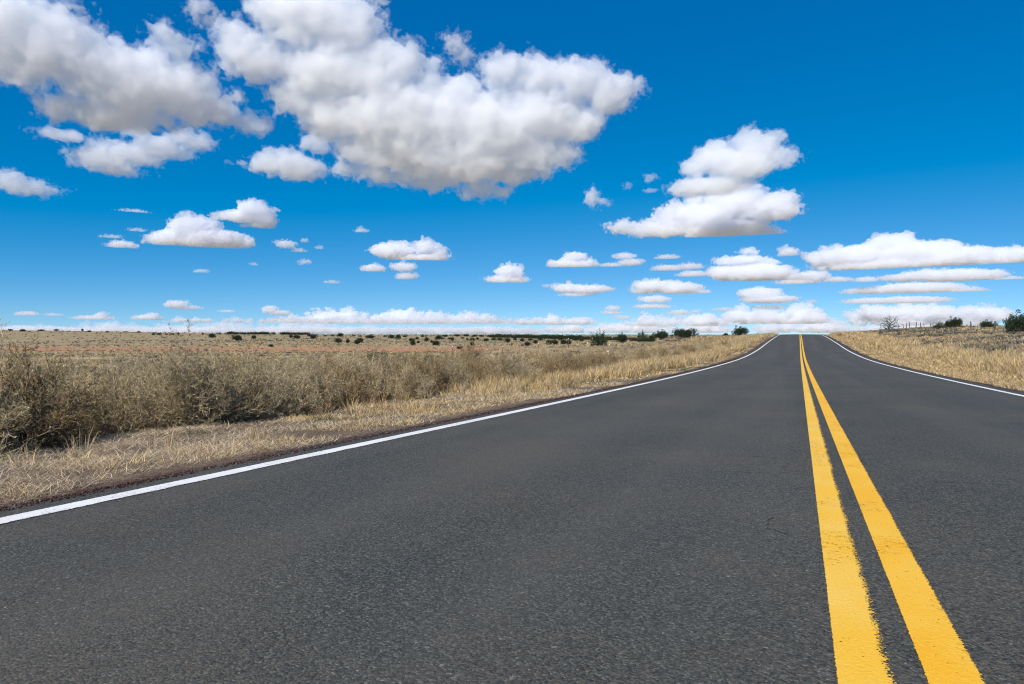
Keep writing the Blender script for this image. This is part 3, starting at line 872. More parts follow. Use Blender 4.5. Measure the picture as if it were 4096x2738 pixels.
for (px, yt, yb, wp) in back:
    juniper_px(jr.choice(['dome', 'dome2', 'wide']), px, yt, yb, wp, 'small dark juniper far off near the skyline of the range', 'far junipers dotted along the skyline')

# the woods far away read as one mass
def woodland(spans):
    cr, _ = make_juniper(91, 1.4, 1.0, 60, 16, 'dome', JPAL)
    V, F, C, n = [], [], [], 0
    r = np.random.default_rng(9)
    for (x0, x1, y0, y1, num, hp) in spans:
        for k in range(num):
            px = r.uniform(x0, x1); f = (px - x0) / (x1 - x0)
            py = r.uniform(*(np.array([y0[0], y1[0]]) * (1 - f) + np.array([y0[1], y1[1]]) * f))
            x, y, z, t = on_ground(px, py, 60)
            dep = -(x - CAM.x) * SY + y * CY
            h = hp * r.uniform(.7, 1.2) * dep / 2731
            a = r.random() * 6.28; c, s = math.cos(a), math.sin(a)
            P = cr[0] * h; P = np.stack([P[:, 0] * c - P[:, 1] * s, P[:, 0] * s + P[:, 1] * c, P[:, 2]], 1) * np.array([1.15, 1.15, 1]) + np.array([x, y, grounded(x, y) - .02 * h])
            V.append(P); F.append(cr[1] + n); C.append(cr[2] * r.uniform(.45, .75)); n += len(P)
    return mesh_obj('distant_woodland', np.concatenate(V), np.concatenate(F), M_LEAF, tint=np.concatenate(C))
tag(woodland([(903, 1235, (1338, 1341), (1340, 1343), 130, 11), (1950, 2330, (1347, 1352), (1354, 1362), 260, 12), (2200, 2620, (1352, 1364), (1360, 1369), 240, 12), (1700, 1960, (1343, 1345), (1349, 1352), 22, 7), (1260, 1700, (1341, 1343), (1345, 1347), 26, 5)]),
    'dark juniper woods along the far skyline', 'woodland', kind='stuff')

# ------------------------------------------------------------------ dead tree and fallen log on the right bank
def dead_tree():
    px, py = 3562, 1326
    d = px_dir(px, py); hh = math.hypot(d.x, d.y); D = 118
    x, y = CAM.x + d.x / hh * D, CAM.y + d.y / hh * D
    z = grounded(x, y); u = D / hh * math.cos(0) * 1.0 / 2731 * 1.05
    right = np.array([CY, SY, 0]); fwd = np.array([-SY, CY, 0]); up = np.array([0, 0, 1.0])
    o = empty('dead_tree', (x, y, z))
    def P(a, b, c=0): return right * (a * u) + up * (b * u) + fwd * (c * u)      # photograph-pixel sized units
    t = Tubes(); r = np.random.default_rng(4)
    t.add([P(-2, -3), P(-3, 8), P(-7, 17), P(-3, 25)], [4.2 * u, 3.4 * u, 2.9 * u, 2.4 * u], sides=7)
    t.build('trunk', M_DEADWOOD, o)
    limbs = [[(-3, 25), (3, 33), (5, 44), (2, 55)], [(-3, 25), (-12, 30), (-22, 36), (-40, 38)], [(-7, 17), (-16, 26), (-26, 30), (-34, 28)], [(-3, 22), (8, 28), (20, 34), (29, 44)], [(0, 28), (-7, 38), (-14, 46), (-20, 48)], [(3, 33), (12, 40), (18, 48)], [(-6, 14), (6, 18), (16, 20), (26, 19)], [(-5, 10), (-14, 14), (-22, 13)]]
    b = Tubes()
    for L in limbs:
        pts = [P(a, c, r.normal(0, 5) * k) for k, (a, c) in enumerate(L)]
        b.add(pts, np.linspace(1.7, .45, len(pts)) * u, sides=5)
        for k in range(9):
            f = r.uniform(.35, 1) * (len(L) - 1); i = min(int(f), len(L) - 2); s = np.array(pts[i]) + (np.array(pts[i + 1]) - np.array(pts[i])) * (f - i)
            e = s + unit(r.normal(0, 1, 3) + np.array([0, 0, .5])) * r.uniform(5, 13) * u
            b.add([s, (s + e) / 2 + r.normal(0, .8, 3) * u, e], np.array([.6, .45, .25]) * u, sides=3)
    b.build('branches', M_DEADWOOD, o)
    lf = np.random.default_rng(8); n = 700
    c = np.stack([lf.normal(-6, 16, n), lf.normal(0, 9, n), np.abs(lf.normal(10, 14, n))], 1) * u
    c = c[:, 0:1] * right + c[:, 1:2] * fwd + c[:, 2:3] * up
    a1 = unit(lf.normal(0, 1, (n, 3))) * 1.4 * u; a2 = unit(np.cross(a1, lf.normal(0, 1, (n, 3)))) * .7 * u
    mesh_obj('foliage', np.stack([c - a1, c + a2, c + a1, c - a2], 1).reshape(-1, 3), np.arange(n)[:, None] * 4 + np.arange(4)[None], M_LEAF, o, tint=np.tile(np.array([[.10, .105, .065]]), (n * 4, 1)) * np.repeat(lf.uniform(.6, 1.4, (n, 1)), 4, 0))
    tag(o, 'bare crooked half dead tree on the right bank above the red soil', 'tree')
    lg = empty('fallen_log', (x + right[0] * 28 * u, y + right[1] * 28 * u, grounded(x + right[0] * 28 * u, y + right[1] * 28 * u)))
    q = Tubes(); q.add([P(-26, 11, -4), P(-14, 7, -4), P(0, 4, -4), P(16, 5, -5), P(30, 4, -5)], np.array([1.6, 2.4, 2.6, 2.2, 1.0]) * u, sides=7)
    q.build('trunk', M_DEADWOOD, lg)
    q2 = Tubes(); q2.add([P(2, 5, -4), P(8, 9, -6), P(13, 9, -8)], np.array([.8, .6, .3]) * u, sides=4); q2.add([P(16, 5, -5), P(22, 8, -3), P(27, 8, 0)], np.array([.7, .5, .3]) * u, sides=4)
    q2.build('branch', M_DEADWOOD, lg)
    tag(lg, 'fallen grey trunk lying at the foot of the crooked dead tree', 'log')
dead_tree()

# ------------------------------------------------------------------ fences
def wooden_fence():
    X = 20.2
    posts = [(3593, 1299, 1311, 2), (3609, 1296, 1312, 2.6), (3625, 1293.5, 1312.5, 3), (3643.5, 1290, 1314, 3), (3660.5, 1289, 1315, 3.4), (3680, 1291, 1313.5, 2.8), (3699, 1293, 1312, 1.6), (3721, 1291.5, 1316, 2.8), (3770, 1292, 1315, 3), (3882, 1287, 1323, 5), (3922, 1294, 1326, 4), (3974.5, 1285, 1327, 6.5), (4031, 1288, 1337, 5), (4091, 1291, 1335, 7)]
    root = empty('wooden_fence', (X, 100, grounded(X, 100)))
    tops = []
    r = np.random.default_rng(12)
    for (px, yt, yb, wp) in posts:
        b = math.atan((px - 2048) / 2731) - YAW
        y = (X - CAM.x) / math.tan(b); x = X + r.normal(0, .15)
        dep = -(x - CAM.x) * SY + y * CY
        gz = grounded(x, y); zt = CAM.z + (1342 - yt) / 2731 * dep
        h = min(max(zt - gz, .9), 2.2); rad = max(wp * dep / 2731 / 2, .05)
        t = Tubes(); lx, ly = r.normal(0, .07), r.normal(0, .07)
        pts = [(0, 0, -.25), (lx * .3, ly * .3, h * .35), (lx * .9 + r.normal(0, .03), ly * .8, h * .75), (lx * 1.4, ly * 1.3, h)]
        t.add(pts, [rad * 1.1, rad, rad * .92, rad * .85], sides=8)
        t.add([(lx * 1.4, ly * 1.3, h - .002), (lx * 1.4, ly * 1.3, h + .02)], [rad * .85, .001], sides=8)
        o = t.build('post', M_POSTWOOD, root); o.location = (x - root.location.x, y - root.location.y, gz - root.location.z)
        tops.append(Vector((x + lx, y + ly, gz)) - root.location); tops[-1]['h'] if False else None
    order = sorted(range(len(tops)), key=lambda i: tops[i].y)
    for f in (.35, .65, .95):
        wv = Tubes()
        for a, b in zip(order[:-1], order[1:]):
            p, q = tops[a] + Vector((0, 0, f * 1.1)), tops[b] + Vector((0, 0, f * 1.1))
            wv.add([p, (p + q) / 2 - Vector((0, 0, .03)), q], [.004] * 3, sides=3)
        wv.build('wire', M_WIRE, root)
    tag(root, 'leaning weathered wooden post fence along the top of the right bank', 'fence')
wooden_fence()

def steel_fence():
    X = -25.0
    posts = [(1810.6, 1397), (2010, 1396), (2153, 1388), (2274, 1382), (2369, 1374), (2449, 1366), (2525, 1362), (2590, 1358), (2648, 1354), (2702, 1350)]
    root = empty('steel_fence', (X, 60, grounded(X, 60)))
    base = []
    for (px, yt) in posts:
        b = math.atan((px - 2048) / 2731) - YAW
        y = (X - CAM.x) / math.tan(b); x = X
        dep = -(x - CAM.x) * SY + y * CY
        gz = grounded(x, y); h = min(max(CAM.z + (1342 - yt) / 2731 * dep - gz, 1.15), 1.6)
        V, F = [], []
        def bx(x0, x1, y0, y1, z0, z1):
            n = len(V); V.extend([(x0, y0, z0), (x1, y0, z0), (x1, y1, z0), (x0, y1, z0), (x0, y0, z1), (x1, y0, z1), (x1, y1, z1), (x0, y1, z1)])
            F.extend([(n, n + 3, n + 2, n + 1), (n + 4, n + 5, n + 6, n + 7), (n, n + 1, n + 5, n + 4), (n + 1, n + 2, n + 6, n + 5), (n + 2, n + 3, n + 7, n + 6), (n + 3, n, n + 4, n + 7)])
        bx(-.03, .03, -.006, .006, -.3, h - .12); bx(-.006, .006, .007, .045, -.3, h - .12)
        for k in range(6): bx(-.012, .012, -.018, -.007, .2 + k * .16, .225 + k * .16)
        o = mesh_obj('post', V, np.array(F), M_RUST, root); o.location = (x - root.location.x, y - root.location.y, gz - root.location.z)
        V, F = [], []
        bx(-.032, .032, -.008, .008, h - .119, h); bx(-.008, .008, .009, .047, h - .119, h)
        mesh_obj('painted_tip', V, np.array(F), M_WHITE, o)
        base.append(Vector((x, y, gz)) - root.location)
    for f in (.4, .75, 1.05):
        wv = Tubes()
        for p, q in zip(base[:-1], base[1:]):
            p, q = p + Vector((0, -.02, f)), q + Vector((0, -.02, f)); wv.add([p, (p + q) / 2 - Vector((0, 0, .02)), q], [.003] * 3, sides=3)
        wv.build('wire', M_WIRE, root)
    tag(root, 'thin rusty steel post fence with white tips beyond the left shrubs', 'fence')
steel_fence()

# slim marker posts and far poles at the crest
def marker(px, yt, yb, dist, label, name='marker_post', cat='post'):
    d = px_dir(px, yb); hh = math.hypot(d.x, d.y); x, y = CAM.x + d.x / hh * dist, CAM.y + d.y / hh * dist
    dep = -(x - CAM.x) * SY + y * CY; gz = grounded(x, y); h = max(CAM.z + (1342 - yt) / 2731 * dep - gz, .8)
    root = empty(name, (x, y, gz))
    t = Tubes(); t.add([(0, 0, -.2), (0, 0, h * .5), (0, 0, h)], [.035, .033, .03], sides=6); t.build('post', M_RUST, root)
    t = Tubes(); t.add([(0, -.01, h - .16), (0, -.01, h - .02)], [.045, .045], sides=6); t.add([(0, -.01, h - .021), (0, -.01, h + .006)], [.045, .002], sides=6); t.build('cap', M_WHITE, root)
    return tag(root, label, cat)
marker(3113, 1328, 1337, 146, 'slim marker post beside the left white line at the crest')
marker(3276, 1324, 1338, 165, 'slim marker post beside the right white line at the crest')
def utility_pole(px, yt, yb, dist, label):
    d = px_dir(px, yb); hh = math.hypot(d.x, d.y); x, y = CAM.x + d.x / hh * dist, CAM.y + d.y / hh * dist
    dep = -(x - CAM.x) * SY + y * CY; gz = grounded(x, y); h = max(CAM.z + (1342 - yt) / 2731 * dep - gz, 1.5)
    root = empty('utility_pole', (x, y, gz))
    t = Tubes(); t.add([(0, 0, -.5), (0, 0, h * .5), (0, 0, h)], [.13, .11, .09], sides=8); t.build('pole', M_POSTWOOD, root)
    t = Tubes(); t.add([(-.9 * CY, -.9 * SY, h - .5), (.9 * CY, .9 * SY, h - .5)], [.06, .06], sides=4); t.build('crossarm', M_POSTWOOD, root)
    return tag(root, label, 'pole')
utility_pole(2689, 1340, 1356, 300, 'distant pole on the skyline between the dome juniper and the widest one')
utility_pole(2792, 1331, 1352, 340, 'faint distant pole on the skyline just right of the widest juniper')

# ------------------------------------------------------------------ clouds: closed bodies filled with scattering mist
FP = 2731 / 4096 * 2346                  # focal length in units of a 2346 px wide picture
_cm = {}
def cloud_mat(dens, layer):
    key = (round(dens, 6), layer)
    if key in _cm: return _cm[key]
    m = bpy.data.materials.new('cloud_mist'); m.use_nodes = True; t = m.node_tree; t.nodes.clear()
    o = t.nodes.new('ShaderNodeOutputMaterial'); v = t.nodes.new('ShaderNodeVolumePrincipled')
    v.inputs['Color'].default_value = (*((.962, .968, .986) if layer > 2 else (.9935, .995, 1.0)), 1); v.inputs['Density'].default_value = dens; v.inputs['Anisotropy'].default_value = .05
    t.links.new(v.outputs[0], o.inputs['Volume']); _cm[key] = m
    return m

def cloud(label, blobs, seed, tau=.06, grain=1.0, ragged=1.0, res=None, base=None, dist=None, thick=1.0, group=None, flat=None):
    """blobs: (x, y, rx, ry) on the 2346 px picture; the cloud hangs where its base height puts it"""
    if 480 < sum(b[1] for b in blobs) / len(blobs) and len(blobs) < 12:      # heap small heads along the tops
        rr = random.Random(seed * 7 + 1); extra = []
        for (x, y, rx, ry) in [b[:4] for b in blobs]:
            if rx < 14: continue
            for q in range(int(rx / 6)):
                u = rr.uniform(-.95, .9); top = ry * math.sqrt(1 - u * u); e = ry * rr.uniform(.25, .62)
                extra.append((x + u * rx, y - top * rr.uniform(.55, 1.02) + e * .2, e * rr.uniform(1.0, 1.5), e))
        blobs = [(b[0], b[1], b[2], b[3] * .9) for b in blobs] + extra
    xs0 = min(b[0] - b[2] for b in blobs); xs1 = max(b[0] + b[2] for b in blobs)
    ys0 = min(b[1] - b[3] for b in blobs); ys1 = max(b[1] + b[3] for b in blobs)
    size = min(xs1 - xs0, (ys1 - ys0) * 2)
    res = res or min(1.9, max(.8, size / 75))
    cx, cy = (xs0 + xs1) / 2, (ys0 + ys1) / 2
    def dr(x, y): return (RC @ Vector(((x - 1173) / FP, -(y - 784) / FP, -1))).normalized()
    v = dr(cx, cy)
    if dist is None:
        dist = min(60000.0, 1100.0 / max(.018, v.z))
    k = dist / FP
    right = v.cross(Vector((0, 0, 1))).normalized(); up = right.cross(v)
    g = bpy.data.node_groups.new('cloud_shape', 'GeometryNodeTree')
    g.interface.new_socket('Geometry', in_out='OUTPUT', socket_type='NodeSocketGeometry')
    N = NB(g)
    pos = N.n.new('GeometryNodeInputPosition').outputs[0]
    rmean = sorted(b[3] for b in blobs)[int(len(blobs) * (.8 if len(blobs) > 14 and cy > 470 else .5))]
    low = cy > 470
    f1 = grain * (min(22.0, max(5.0, rmean * .7)) if low else min(46.0, max(6.0, rmean * 1.4)))         # size of the big puffs
    amp = f1 * (3.0 if low else 1.12) * ragged
    mx = None
    bb = [1e9] * 3 + [-1e9] * 3
    pad = amp * .75 + (rmean * .5 if low else 0)
    bp = pos
    if low:                               # bend the outline so that no two look alike
        bn = N.noise(N.vmath('ADD', pos, (seed * 31.7, seed * 83.1, seed * 17.9)), .42 / rmean, 2, .55, out='Color')
        bp = N.vmath('MULTIPLY_ADD', N.vmath('SUBTRACT', bn, (.5, .5, .5)), (rmean * 4.5, rmean * 1.5, rmean * 1.7), pos)
    for b in blobs:
        x, y, rx, ry = b[:4]
        q = dr(x, y); st = 1 / q.dot(v); Pv = q * (dist * st) - v * dist
        rz = (rx + ry) * (.36 if low else .24) * thick
        c = (Pv.dot(right) / k, 0.0, Pv.dot(up) / k); rr = (rx * st, rz, ry * st)
        for i in range(3):
            bb[i] = min(bb[i], c[i] - rr[i] - pad); bb[3 + i] = max(bb[3 + i], c[i] + rr[i] + pad)
        ln = N.vmath('LENGTH', N.vmath('MULTIPLY', N.vmath('SUBTRACT', bp, c), tuple(1 / r_ for r_ in rr)), out='Value')
        r_ = min(rr)
        cur = N.math('MULTIPLY_ADD', ln, -r_, r_)
        mx = cur if mx is None else N.math('SMOOTH_MAX', mx, cur, f1 * .12)
    sh = N.vmath('ADD', pos, (seed * 731.3, seed * 117.7, seed * 59.1))
    wn = N.n.new('ShaderNodeTexNoise'); wn.inputs['Scale'].default_value = 2.2 / f1; wn.inputs['Detail'].default_value = 1
    N.l.new(sh, wn.inputs['Vector'])
    wp = N.vmath('MULTIPLY_ADD', wn.outputs['Color'], (f1 * .45,) * 3, sh)
    n1 = N.noise(sh, .9 / f1, 6, .66)
    v1 = N.n.new('ShaderNodeTexVoronoi'); v1.inputs['Scale'].default_value = 1.6 / f1; v1.inputs['Detail'].default_value = 1; v1.inputs['Roughness'].default_value = .5; v1.inputs['Lacunarity'].default_value = 2.3
    N.l.new(wp, v1.inputs['Vector'])
    n2 = N.noise(wp, 3.4 / f1, 4, .75)
    body = N.math('ADD', mx, N.math('MULTIPLY_ADD', n1, amp, -amp * .50))
    body = N.math('ADD', body, N.math('MULTIPLY_ADD', v1.outputs['Distance'], -amp * (.30 if low else .20), amp * (.21 if low else .16)))
    veil = N.math('ADD', body, N.math('MULTIPLY_ADD', n2, amp * (.45 if low else .95), -amp * (.20 if low else .41)))
    if flat is None: flat = cy > 470
    if flat:                              # level base
        yb = max(b[1] + b[3] * .55 for b in blobs)
        q = dr(cx, yb); zb = (q * (dist / q.dot(v)) - v * dist).dot(up) / k
        floor_ = N.math('ADD', N.math('SUBTRACT', N.sep(pos)[2], zb), N.math('MULTIPLY_ADD', n1, f1 * .5, -f1 * .25))
        body = N.math('SMOOTH_MIN', body, floor_, f1 * .25); veil = N.math('SMOOTH_MIN', veil, N.math('ADD', floor_, f1 * .12), f1 * .2)
    jn = N.n.new('GeometryNodeJoinGeometry')
    for j, (f_, off, rs_) in enumerate(((veil, 0.0, res), (body, 0.0, res * 1.15), (body, -amp * .16, res * 2.0))):
        vc = N.n.new('GeometryNodeVolumeCube'); N.l.new(f_ if off == 0 else N.math('ADD', f_, off), vc.inputs['Density']); vc.inputs['Background'].default_value = -10
        vc.inputs['Min'].default_value = bb[:3]; vc.inputs['Max'].default_value = bb[3:]
        for i, nm in enumerate(('Resolution X', 'Resolution Y', 'Resolution Z')):
            vc.inputs[nm].default_value = max(8, int((bb[3 + i] - bb[i]) / (rs_ * (2.2 if i == 1 else 1))))
        vm = N.n.new('GeometryNodeVolumeToMesh'); N.l.new(vc.outputs[0], vm.inputs[0]); vm.inputs['Threshold'].default_value = 0.0
        sm = N.n.new('GeometryNodeSetMaterial'); sm.inputs['Material'].default_value = cloud_mat(tau * ((.25, .65, .7) if low else (.24, .62, .35))[j] / k, j + (3 if low else 0))
        N.l.new(vm.outputs[0], sm.inputs[0]); N.l.new(sm.outputs[0], jn.inputs[0])
    out = N.n.new('NodeGroupOutput'); N.l.new(jn.outputs[0], out.inputs[0])
    me = bpy.data.meshes.new('cloud'); me.from_pydata([(0, 0, 0)], [], [])
    ob = bpy.data.objects.new('cloud', me); COL.objects.link(ob)
    md = ob.modifiers.new('shape', 'NODES'); md.node_group = g
    dg = bpy.context.evaluated_depsgraph_get()
    fin = bpy.data.meshes.new_from_object(ob.evaluated_get(dg), depsgraph=dg)
    ob.modifiers.remove(md); ob.data = fin; fin.name = 'cloud'
    bpy.data.node_groups.remove(g); bpy.data.meshes.remove(me)
    ob.location = CAM + v * dist
    ob.rotation_euler = Matrix((right, v, up)).transposed().to_euler()
    ob.scale = (k, k, k)
    return tag(ob, label, 'cloud', group)

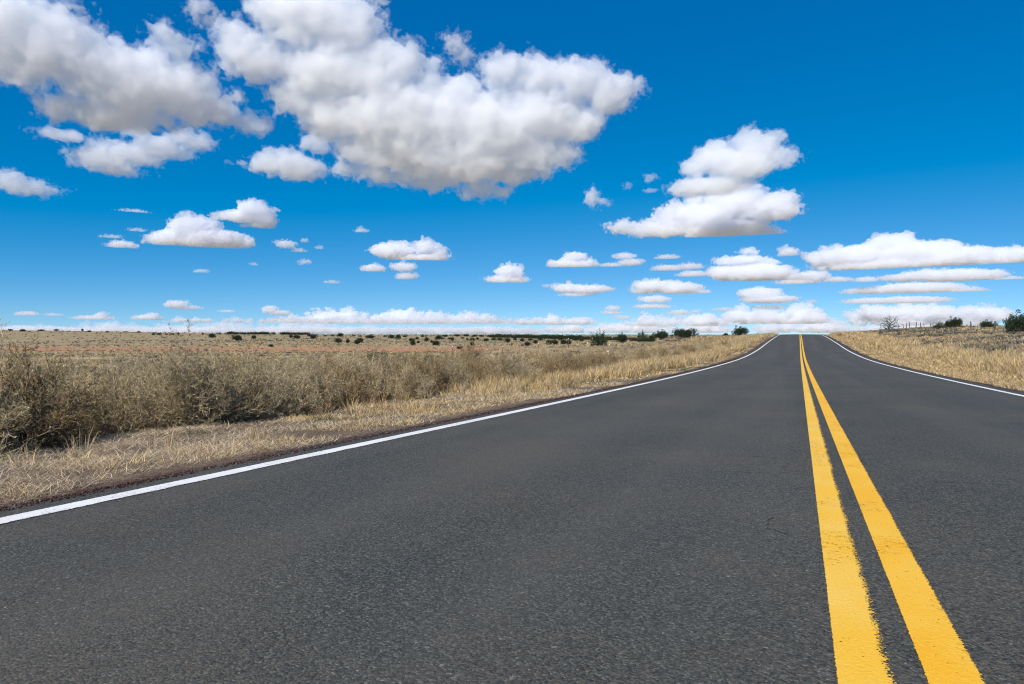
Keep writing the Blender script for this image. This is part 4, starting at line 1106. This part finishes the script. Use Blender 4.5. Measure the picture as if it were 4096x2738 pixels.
def lumps(x0, x1, ybase, h, n, seed):
    r = random.Random(seed); out = []
    for i in range(n):
        x = x0 + (x1 - x0) * (i + r.random()) / n; e = min(1, 4 * min(x - x0, x1 - x) / (x1 - x0) + .25)
        q = h * r.uniform(.45, 1.0) * e
        out.append((x, ybase - q * .55, q * r.uniform(1.1, 2.0), q * .75))
        if r.random() < .6: out.append((x + q * r.uniform(-.8, .8), ybase - q * 1.25, q * .6, q * .45))
    return out
CL = [
 ('broad white cloud reaching from the upper left corner down to a ragged point', [(45, 75, 95, 62), (130, 110, 85, 72), (60, 140, 70, 50), (215, 150, 95, 58), (300, 190, 110, 66), (385, 200, 98, 55), (452, 230, 74, 46), (526, 268, 44, 25), (578, 285, 34, 16), (170, 243, 60, 22), (240, 262, 88, 30), (330, 270, 62, 28), (395, 100, 36, 26)], .05, 1.0, 1.2, {}),
 ('ragged thin cloud just beneath the upper left cloud', [(145, 310, 40, 12), (240, 362, 58, 24), (300, 352, 58, 24), (360, 338, 58, 22), (430, 322, 42, 20), (265, 388, 48, 14), (310, 305, 30, 10)], .05, .9, 1.35, {}),
 ('largest cloud, filling the upper middle of the sky', [(700, 35, 98, 60), (790, 70, 78, 68), (660, 5, 72, 40), (536, 102, 38, 46), (590, 135, 66, 46), (645, 150, 46, 40), (760, 170, 105, 66), (865, 165, 84, 76), (935, 150, 40, 42), (690, 218, 62, 48), (780, 260, 88, 58), (900, 270, 125, 86), (990, 215, 52, 62), (1040, 270, 90, 82), (1150, 165, 44, 40), (1180, 235, 60, 40), (1120, 295, 118, 76), (1230, 185, 56, 52), (1240, 260, 96, 66), (1330, 185, 60, 50), (1385, 215, 62, 42), (1435, 210, 36, 20), (1300, 275, 74, 52), (860, 340, 84, 50), (960, 350, 118, 56), (1080, 362, 116, 60), (1200, 345, 94, 54), (1280, 345, 50, 38), (830, 388, 54, 20), (900, 402, 52, 24), (1010, 412, 56, 26), (1100, 434, 54, 22), (1180, 395, 74, 26)], .055, 1.0, 1.0, {}),
 ('wispy tuft of cloud above the notch in the largest cloud', [(1045, 100, 20, 18), (1060, 130, 20, 16)], .05, 1.0, 1.5, {}),
 ('small rounded cloud tucked under the left end of the largest cloud', [(620, 378, 48, 24), (680, 382, 56, 30), (720, 392, 30, 18), (645, 352, 34, 16), (720, 332, 32, 18), (560, 375, 18, 5)], .06, 1.0, 1.0, {}),
 ('ragged thin cloud touching the left border halfway up the sky', [(15, 415, 40, 18), (60, 430, 46, 15), (108, 432, 28, 8)], .05, 1.0, 1.3, {}),
 ('small bright puff at the very top, between the upper left cloud and the largest one', [(458, 18, 26, 16), (468, 40, 18, 12)], .05, 1.0, 1.4, {}),
 ('thin streak of cloud at the top left corner', [(170, 16, 18, 5), (188, 26, 10, 4)], .05, 1.0, 1.3, {}),
 ('scrap of cloud at the top edge right of the largest cloud', [(865, 3, 20, 8)], .05, 1.0, 1.4, {}),
 ('flat bottomed cumulus, lower of the overlapping pair at left', [(440, 522, 52, 27), (400, 545, 56, 20), (480, 546, 72, 27), (540, 555, 36, 20), (355, 552, 20, 9)], .085, .9, .85, {'dist': 6500}),
 ('domed cumulus, upper of the overlapping pair at left', [(580, 482, 38, 23), (602, 502, 32, 22), (530, 495, 38, 12), (560, 497, 46, 16), (590, 517, 30, 9)], .085, .9, .85, {'dist': 7600}),
 ('tiny cumulus left of the overlapping pair', [(280, 562, 28, 11), (250, 563, 10, 4)], .10, 1.0, .9, {}),
 ('thin wisp high above the tiny cumulus at left', [(305, 484, 24, 4)], .08, 1.0, 1.2, {}),
 ('faint wisp just above the tiny cumulus at left', [(255, 543, 18, 5)], .08, 1.0, 1.2, {}),
 ('faint wisp at the left tip of the flat bottomed cumulus', [(315, 528, 16, 5)], .08, 1.0, 1.2, {}),
 ('small ragged cloud right of the overlapping pair', [(655, 560, 24, 10), (682, 574, 18, 6), (640, 556, 14, 6)], .08, 1.0, 1.1, {}),
 ('speck of cloud above right of the small ragged cloud', [(695, 552, 7, 7)], .09, 1.0, 1.1, {}),
 ('speck of cloud right of the small ragged cloud', [(730, 568, 10, 6)], .09, 1.0, 1.1, {}),
 ('speck of cloud below the small ragged cloud', [(698, 600, 15, 6), (690, 605, 8, 5)], .09, 1.0, 1.1, {}),
 ('small triangular puff above the mushroom shaped cumulus', [(828, 529, 17, 7), (826, 523, 8, 5)], .09, 1.0, 1.0, {}),
 ('wide cap of the mushroom shaped cumulus in the middle', [(975, 565, 33, 19), (1003, 582, 32, 17), (900, 576, 58, 19), (950, 590, 76, 11)], .095, .9, .8, {}),
 ('small cloud under the left side of the mushroom cap', [(855, 616, 29, 12)], .10, 1.0, .9, {}),
 ('stem like cloud under the middle of the mushroom cap', [(925, 612, 30, 12), (930, 634, 26, 12)], .10, 1.0, .9, {}),
 ('small dome cumulus alone right of the mushroom shaped one', [(1165, 624, 36, 20), (1160, 641, 52, 12)], .11, 1.0, .75, {}),
 ('tiny flat cloud low at left under the pair', [(460, 622, 16, 5)], .10, 1.0, .9, {}),
 ('speck of cloud low under the right end of the pair', [(582, 606, 9, 5)], .10, 1.0, 1.0, {}),
 ('thin sliver of cloud left below the mushroom shaped cumulus', [(760, 647, 17, 5)], .10, 1.0, 1.0, {}),
 ('small low cumulus over the left horizon', [(405, 698, 25, 10), (430, 706, 28, 5), (450, 707, 12, 4)], .12, 1.0, .85, {}),
 ('flat low cloud over the far left horizon', [(61, 720, 21, 6)], .12, 1.0, .8, {}),
 ('faint low cloud over the far left horizon between two brighter ones', [(122, 722, 17, 4)], .10, 1.0, .8, {}),
 ('low lumpy cloud over the tall twigs at left', [(215, 729, 38, 6), (233, 722, 13, 8)], .12, 1.0, .8, {}),
 ('left end of the low cloud bank, a bright lump', [(337, 729, 30, 8), (350, 724, 14, 8)], .13, 1.0, .7, {}),
 ('low cloud bank left of the tall lump', lumps(375, 612, 740, 13, 9, 1), .13, 1.0, .85, {'dist': 40000}),
 ('tall lump rising from the low cloud bank', [(619, 710, 17, 11), (640, 718, 24, 8)], .13, 1.0, .7, {'dist': 38000}),
 ('small flat cloud hanging over the low bank', [(520, 714, 19, 4)], .12, 1.0, .8, {}),
 ('long bright cloud bank above the middle of the horizon', lumps(640, 1165, 741, 24, 17, 2) + [(900, 736, 250, 7)], .13, 1.0, .85, {'dist': 42000, 'res': 1.1}),
 ('right hand stretch of the long cloud bank', lumps(1150, 1365, 745, 19, 9, 3), .13, 1.0, .85, {'dist': 41000}),
 ('pale grey cloud sheet lying along the left horizon', lumps(-40, 1260, 766, 24, 44, 21) + [(100, 757, 260, 6), (420, 758, 260, 7), (760, 758, 260, 8), (1080, 758, 230, 8)], .06, 1.0, .5, {'dist': 60000, 'res': 1.3, 'thick': .5}),
 ('upper part of the tall double cloud right of centre', [(1725, 335, 48, 33), (1755, 322, 34, 24), (1640, 366, 64, 33), (1700, 375, 78, 33), (1780, 357, 42, 22), (1600, 382, 38, 26), (1600, 427, 62, 22), (1660, 420, 56, 24)], .065, .95, .95, {}),
 ('lower part of the tall double cloud, drawn out to the left', [(1428, 521, 40, 17), (1520, 526, 88, 20), (1600, 500, 86, 38), (1690, 470, 66, 38), (1640, 522, 118, 25), (1790, 462, 46, 25), (1760, 482, 76, 28), (1740, 536, 52, 12), (1530, 468, 20, 10)], .07, .95, .95, {'dist': 5200}),
 ('small pointed wisp right of the largest cloud', [(1358, 452, 13, 18), (1376, 461, 18, 7)], .07, 1.0, 1.1, {}),
 ('small torn wisp left of the tall double cloud', [(1490, 408, 12, 9)], .05, 1.0, 1.4, {}),
 ('fainter torn wisp under the small torn wisp', [(1490, 437, 16, 5)], .05, 1.0, 1.4, {}),
 ('faintest torn wisp left of the tall double cloud', [(1437, 425, 9, 7)], .04, 1.0, 1.4, {}),
 ('long cumulus at the right border, largest of the low clouds', [(1900, 592, 48, 20), (1960, 586, 78, 23), (2040, 566, 56, 26), (2080, 580, 78, 28), (2150, 572, 58, 18), (2180, 590, 88, 25), (2260, 592, 78, 19), (2330, 586, 62, 18), (2050, 605, 145, 11)], .095, 1.0, .75, {'res': 1.6}),
 ('flat cloud just under the long cumulus at the right border', [(2120, 631, 48, 12), (2200, 632, 78, 14), (2080, 636, 56, 8), (2290, 641, 46, 7)], .11, 1.0, .75, {'dist': 12500}),
 ('small cloud left under the long cumulus', [(1985, 642, 25, 8)], .11, 1.0, .8, {}),
 ('wide layered cloud, second below the long cumulus', [(2010, 666, 66, 8), (2100, 661, 88, 12), (2180, 667, 58, 8)], .11, 1.0, .75, {'dist': 15500}),
 ('thin layered cloud, third below the long cumulus', [(2000, 691, 58, 8), (2080, 689, 78, 9)], .11, 1.0, .75, {'dist': 18500}),
 ('right part of the low cloud bank behind the dead tree', lumps(1925, 2345, 730, 24, 17, 4) + lumps(1890, 2330, 746, 20, 17, 14), .13, 1.0, .85, {'dist': 40500, 'res': 1.1}),
 ('domed cumulus left above the cloud pair over the road', [(1315, 590, 32, 14), (1305, 606, 58, 12), (1340, 605, 28, 13)], .11, 1.0, .8, {}),
 ('soft layered cloud right of the domed cumulus', [(1430, 587, 28, 8), (1445, 601, 32, 10), (1400, 608, 28, 6)], .09, 1.0, .95, {}),
 ('thin cloud high left of the stacked clouds over the road', [(1530, 590, 28, 7)], .09, 1.0, 1.0, {}),
 ('ragged flat cloud left of the stacked clouds over the road', [(1530, 615, 38, 9), (1580, 611, 32, 8)], .09, 1.0, 1.0, {}),
 ('flat cloud touching the left end of the stacked clouds', [(1590, 629, 38, 9)], .10, 1.0, .8, {}),
 ('tall stacked cumulus left above the road crest', [(1715, 576, 28, 9), (1700, 596, 58, 13), (1750, 601, 36, 9), (1680, 626, 58, 20), (1740, 626, 78, 22), (1800, 637, 48, 13)], .105, 1.0, .75, {}),
 ('low cloud at the right end of the stacked cumulus', [(1860, 633, 38, 12), (1830, 646, 48, 7), (1920, 641, 33, 6)], .11, 1.0, .8, {'dist': 13000}),
 ('round puff right above the stacked cumulus', [(1806, 580, 23, 14)], .10, 1.0, .95, {}),
 ('domed flat bottomed cloud below the ragged flat cloud', [(1500, 656, 52, 15), (1550, 661, 58, 15), (1590, 669, 36, 8), (1480, 666, 38, 8)], .115, 1.0, .75, {}),
 ('layered cloud under the domed flat bottomed one', [(1500, 686, 38, 9), (1495, 703, 43, 7)], .115, 1.0, .8, {}),
 ('spread out cloud left of the domed flat bottomed one', [(1300, 661, 38, 12), (1350, 663, 58, 10), (1320, 676, 42, 6), (1250, 655, 11, 4)], .115, 1.0, .8, {}),
 ('rounded layered cloud above left of the road crest', [(1740, 673, 48, 14), (1762, 686, 62, 10), (1760, 705, 38, 5)], .115, 1.0, .75, {}),
 ('small cloud pair above the spiky junipers', [(1405, 706, 19, 7), (1400, 717, 26, 5)], .12, 1.0, .8, {}),
 ('small low dome right of the long cloud bank', [(1425, 728, 21, 6)], .12, 1.0, .8, {}),
 ('low flat cloud above the widest juniper', [(1555, 717, 28, 7), (1595, 714, 14, 5)], .12, 1.0, .8, {}),
 ('thin low cloud left of the rounded layered one', [(1660, 710, 27, 5)], .12, 1.0, .8, {}),
 ('speck of cloud over the right side of the road', [(1859, 692, 12, 5)], .12, 1.0, .8, {}),
 ('low cumulus bank on the horizon left of the crest', lumps(1430, 1700, 748, 21, 12, 5), .13, 1.0, .85, {'dist': 43000}),
 ('low cumulus bank on the horizon above the crest', lumps(1650, 1900, 742, 28, 11, 6), .13, 1.0, .85, {'dist': 44000}),
 ('pale layer of cloud lowest on the horizon left of the crest', lumps(1180, 1720, 763, 21, 26, 7), .13, 1.0, .85, {'dist': 53000, 'res': 1.2}),
 ('pale layer of cloud lowest on the horizon behind the crest', lumps(1640, 2346, 763, 22, 34, 8), .13, 1.0, .85, {'dist': 52000, 'res': 1.2}),
]
for i, (lab, bl, tau, grain, ragged, kw) in enumerate(CL):
    cloud(lab, bl, i + 1, tau, grain, ragged, **kw)
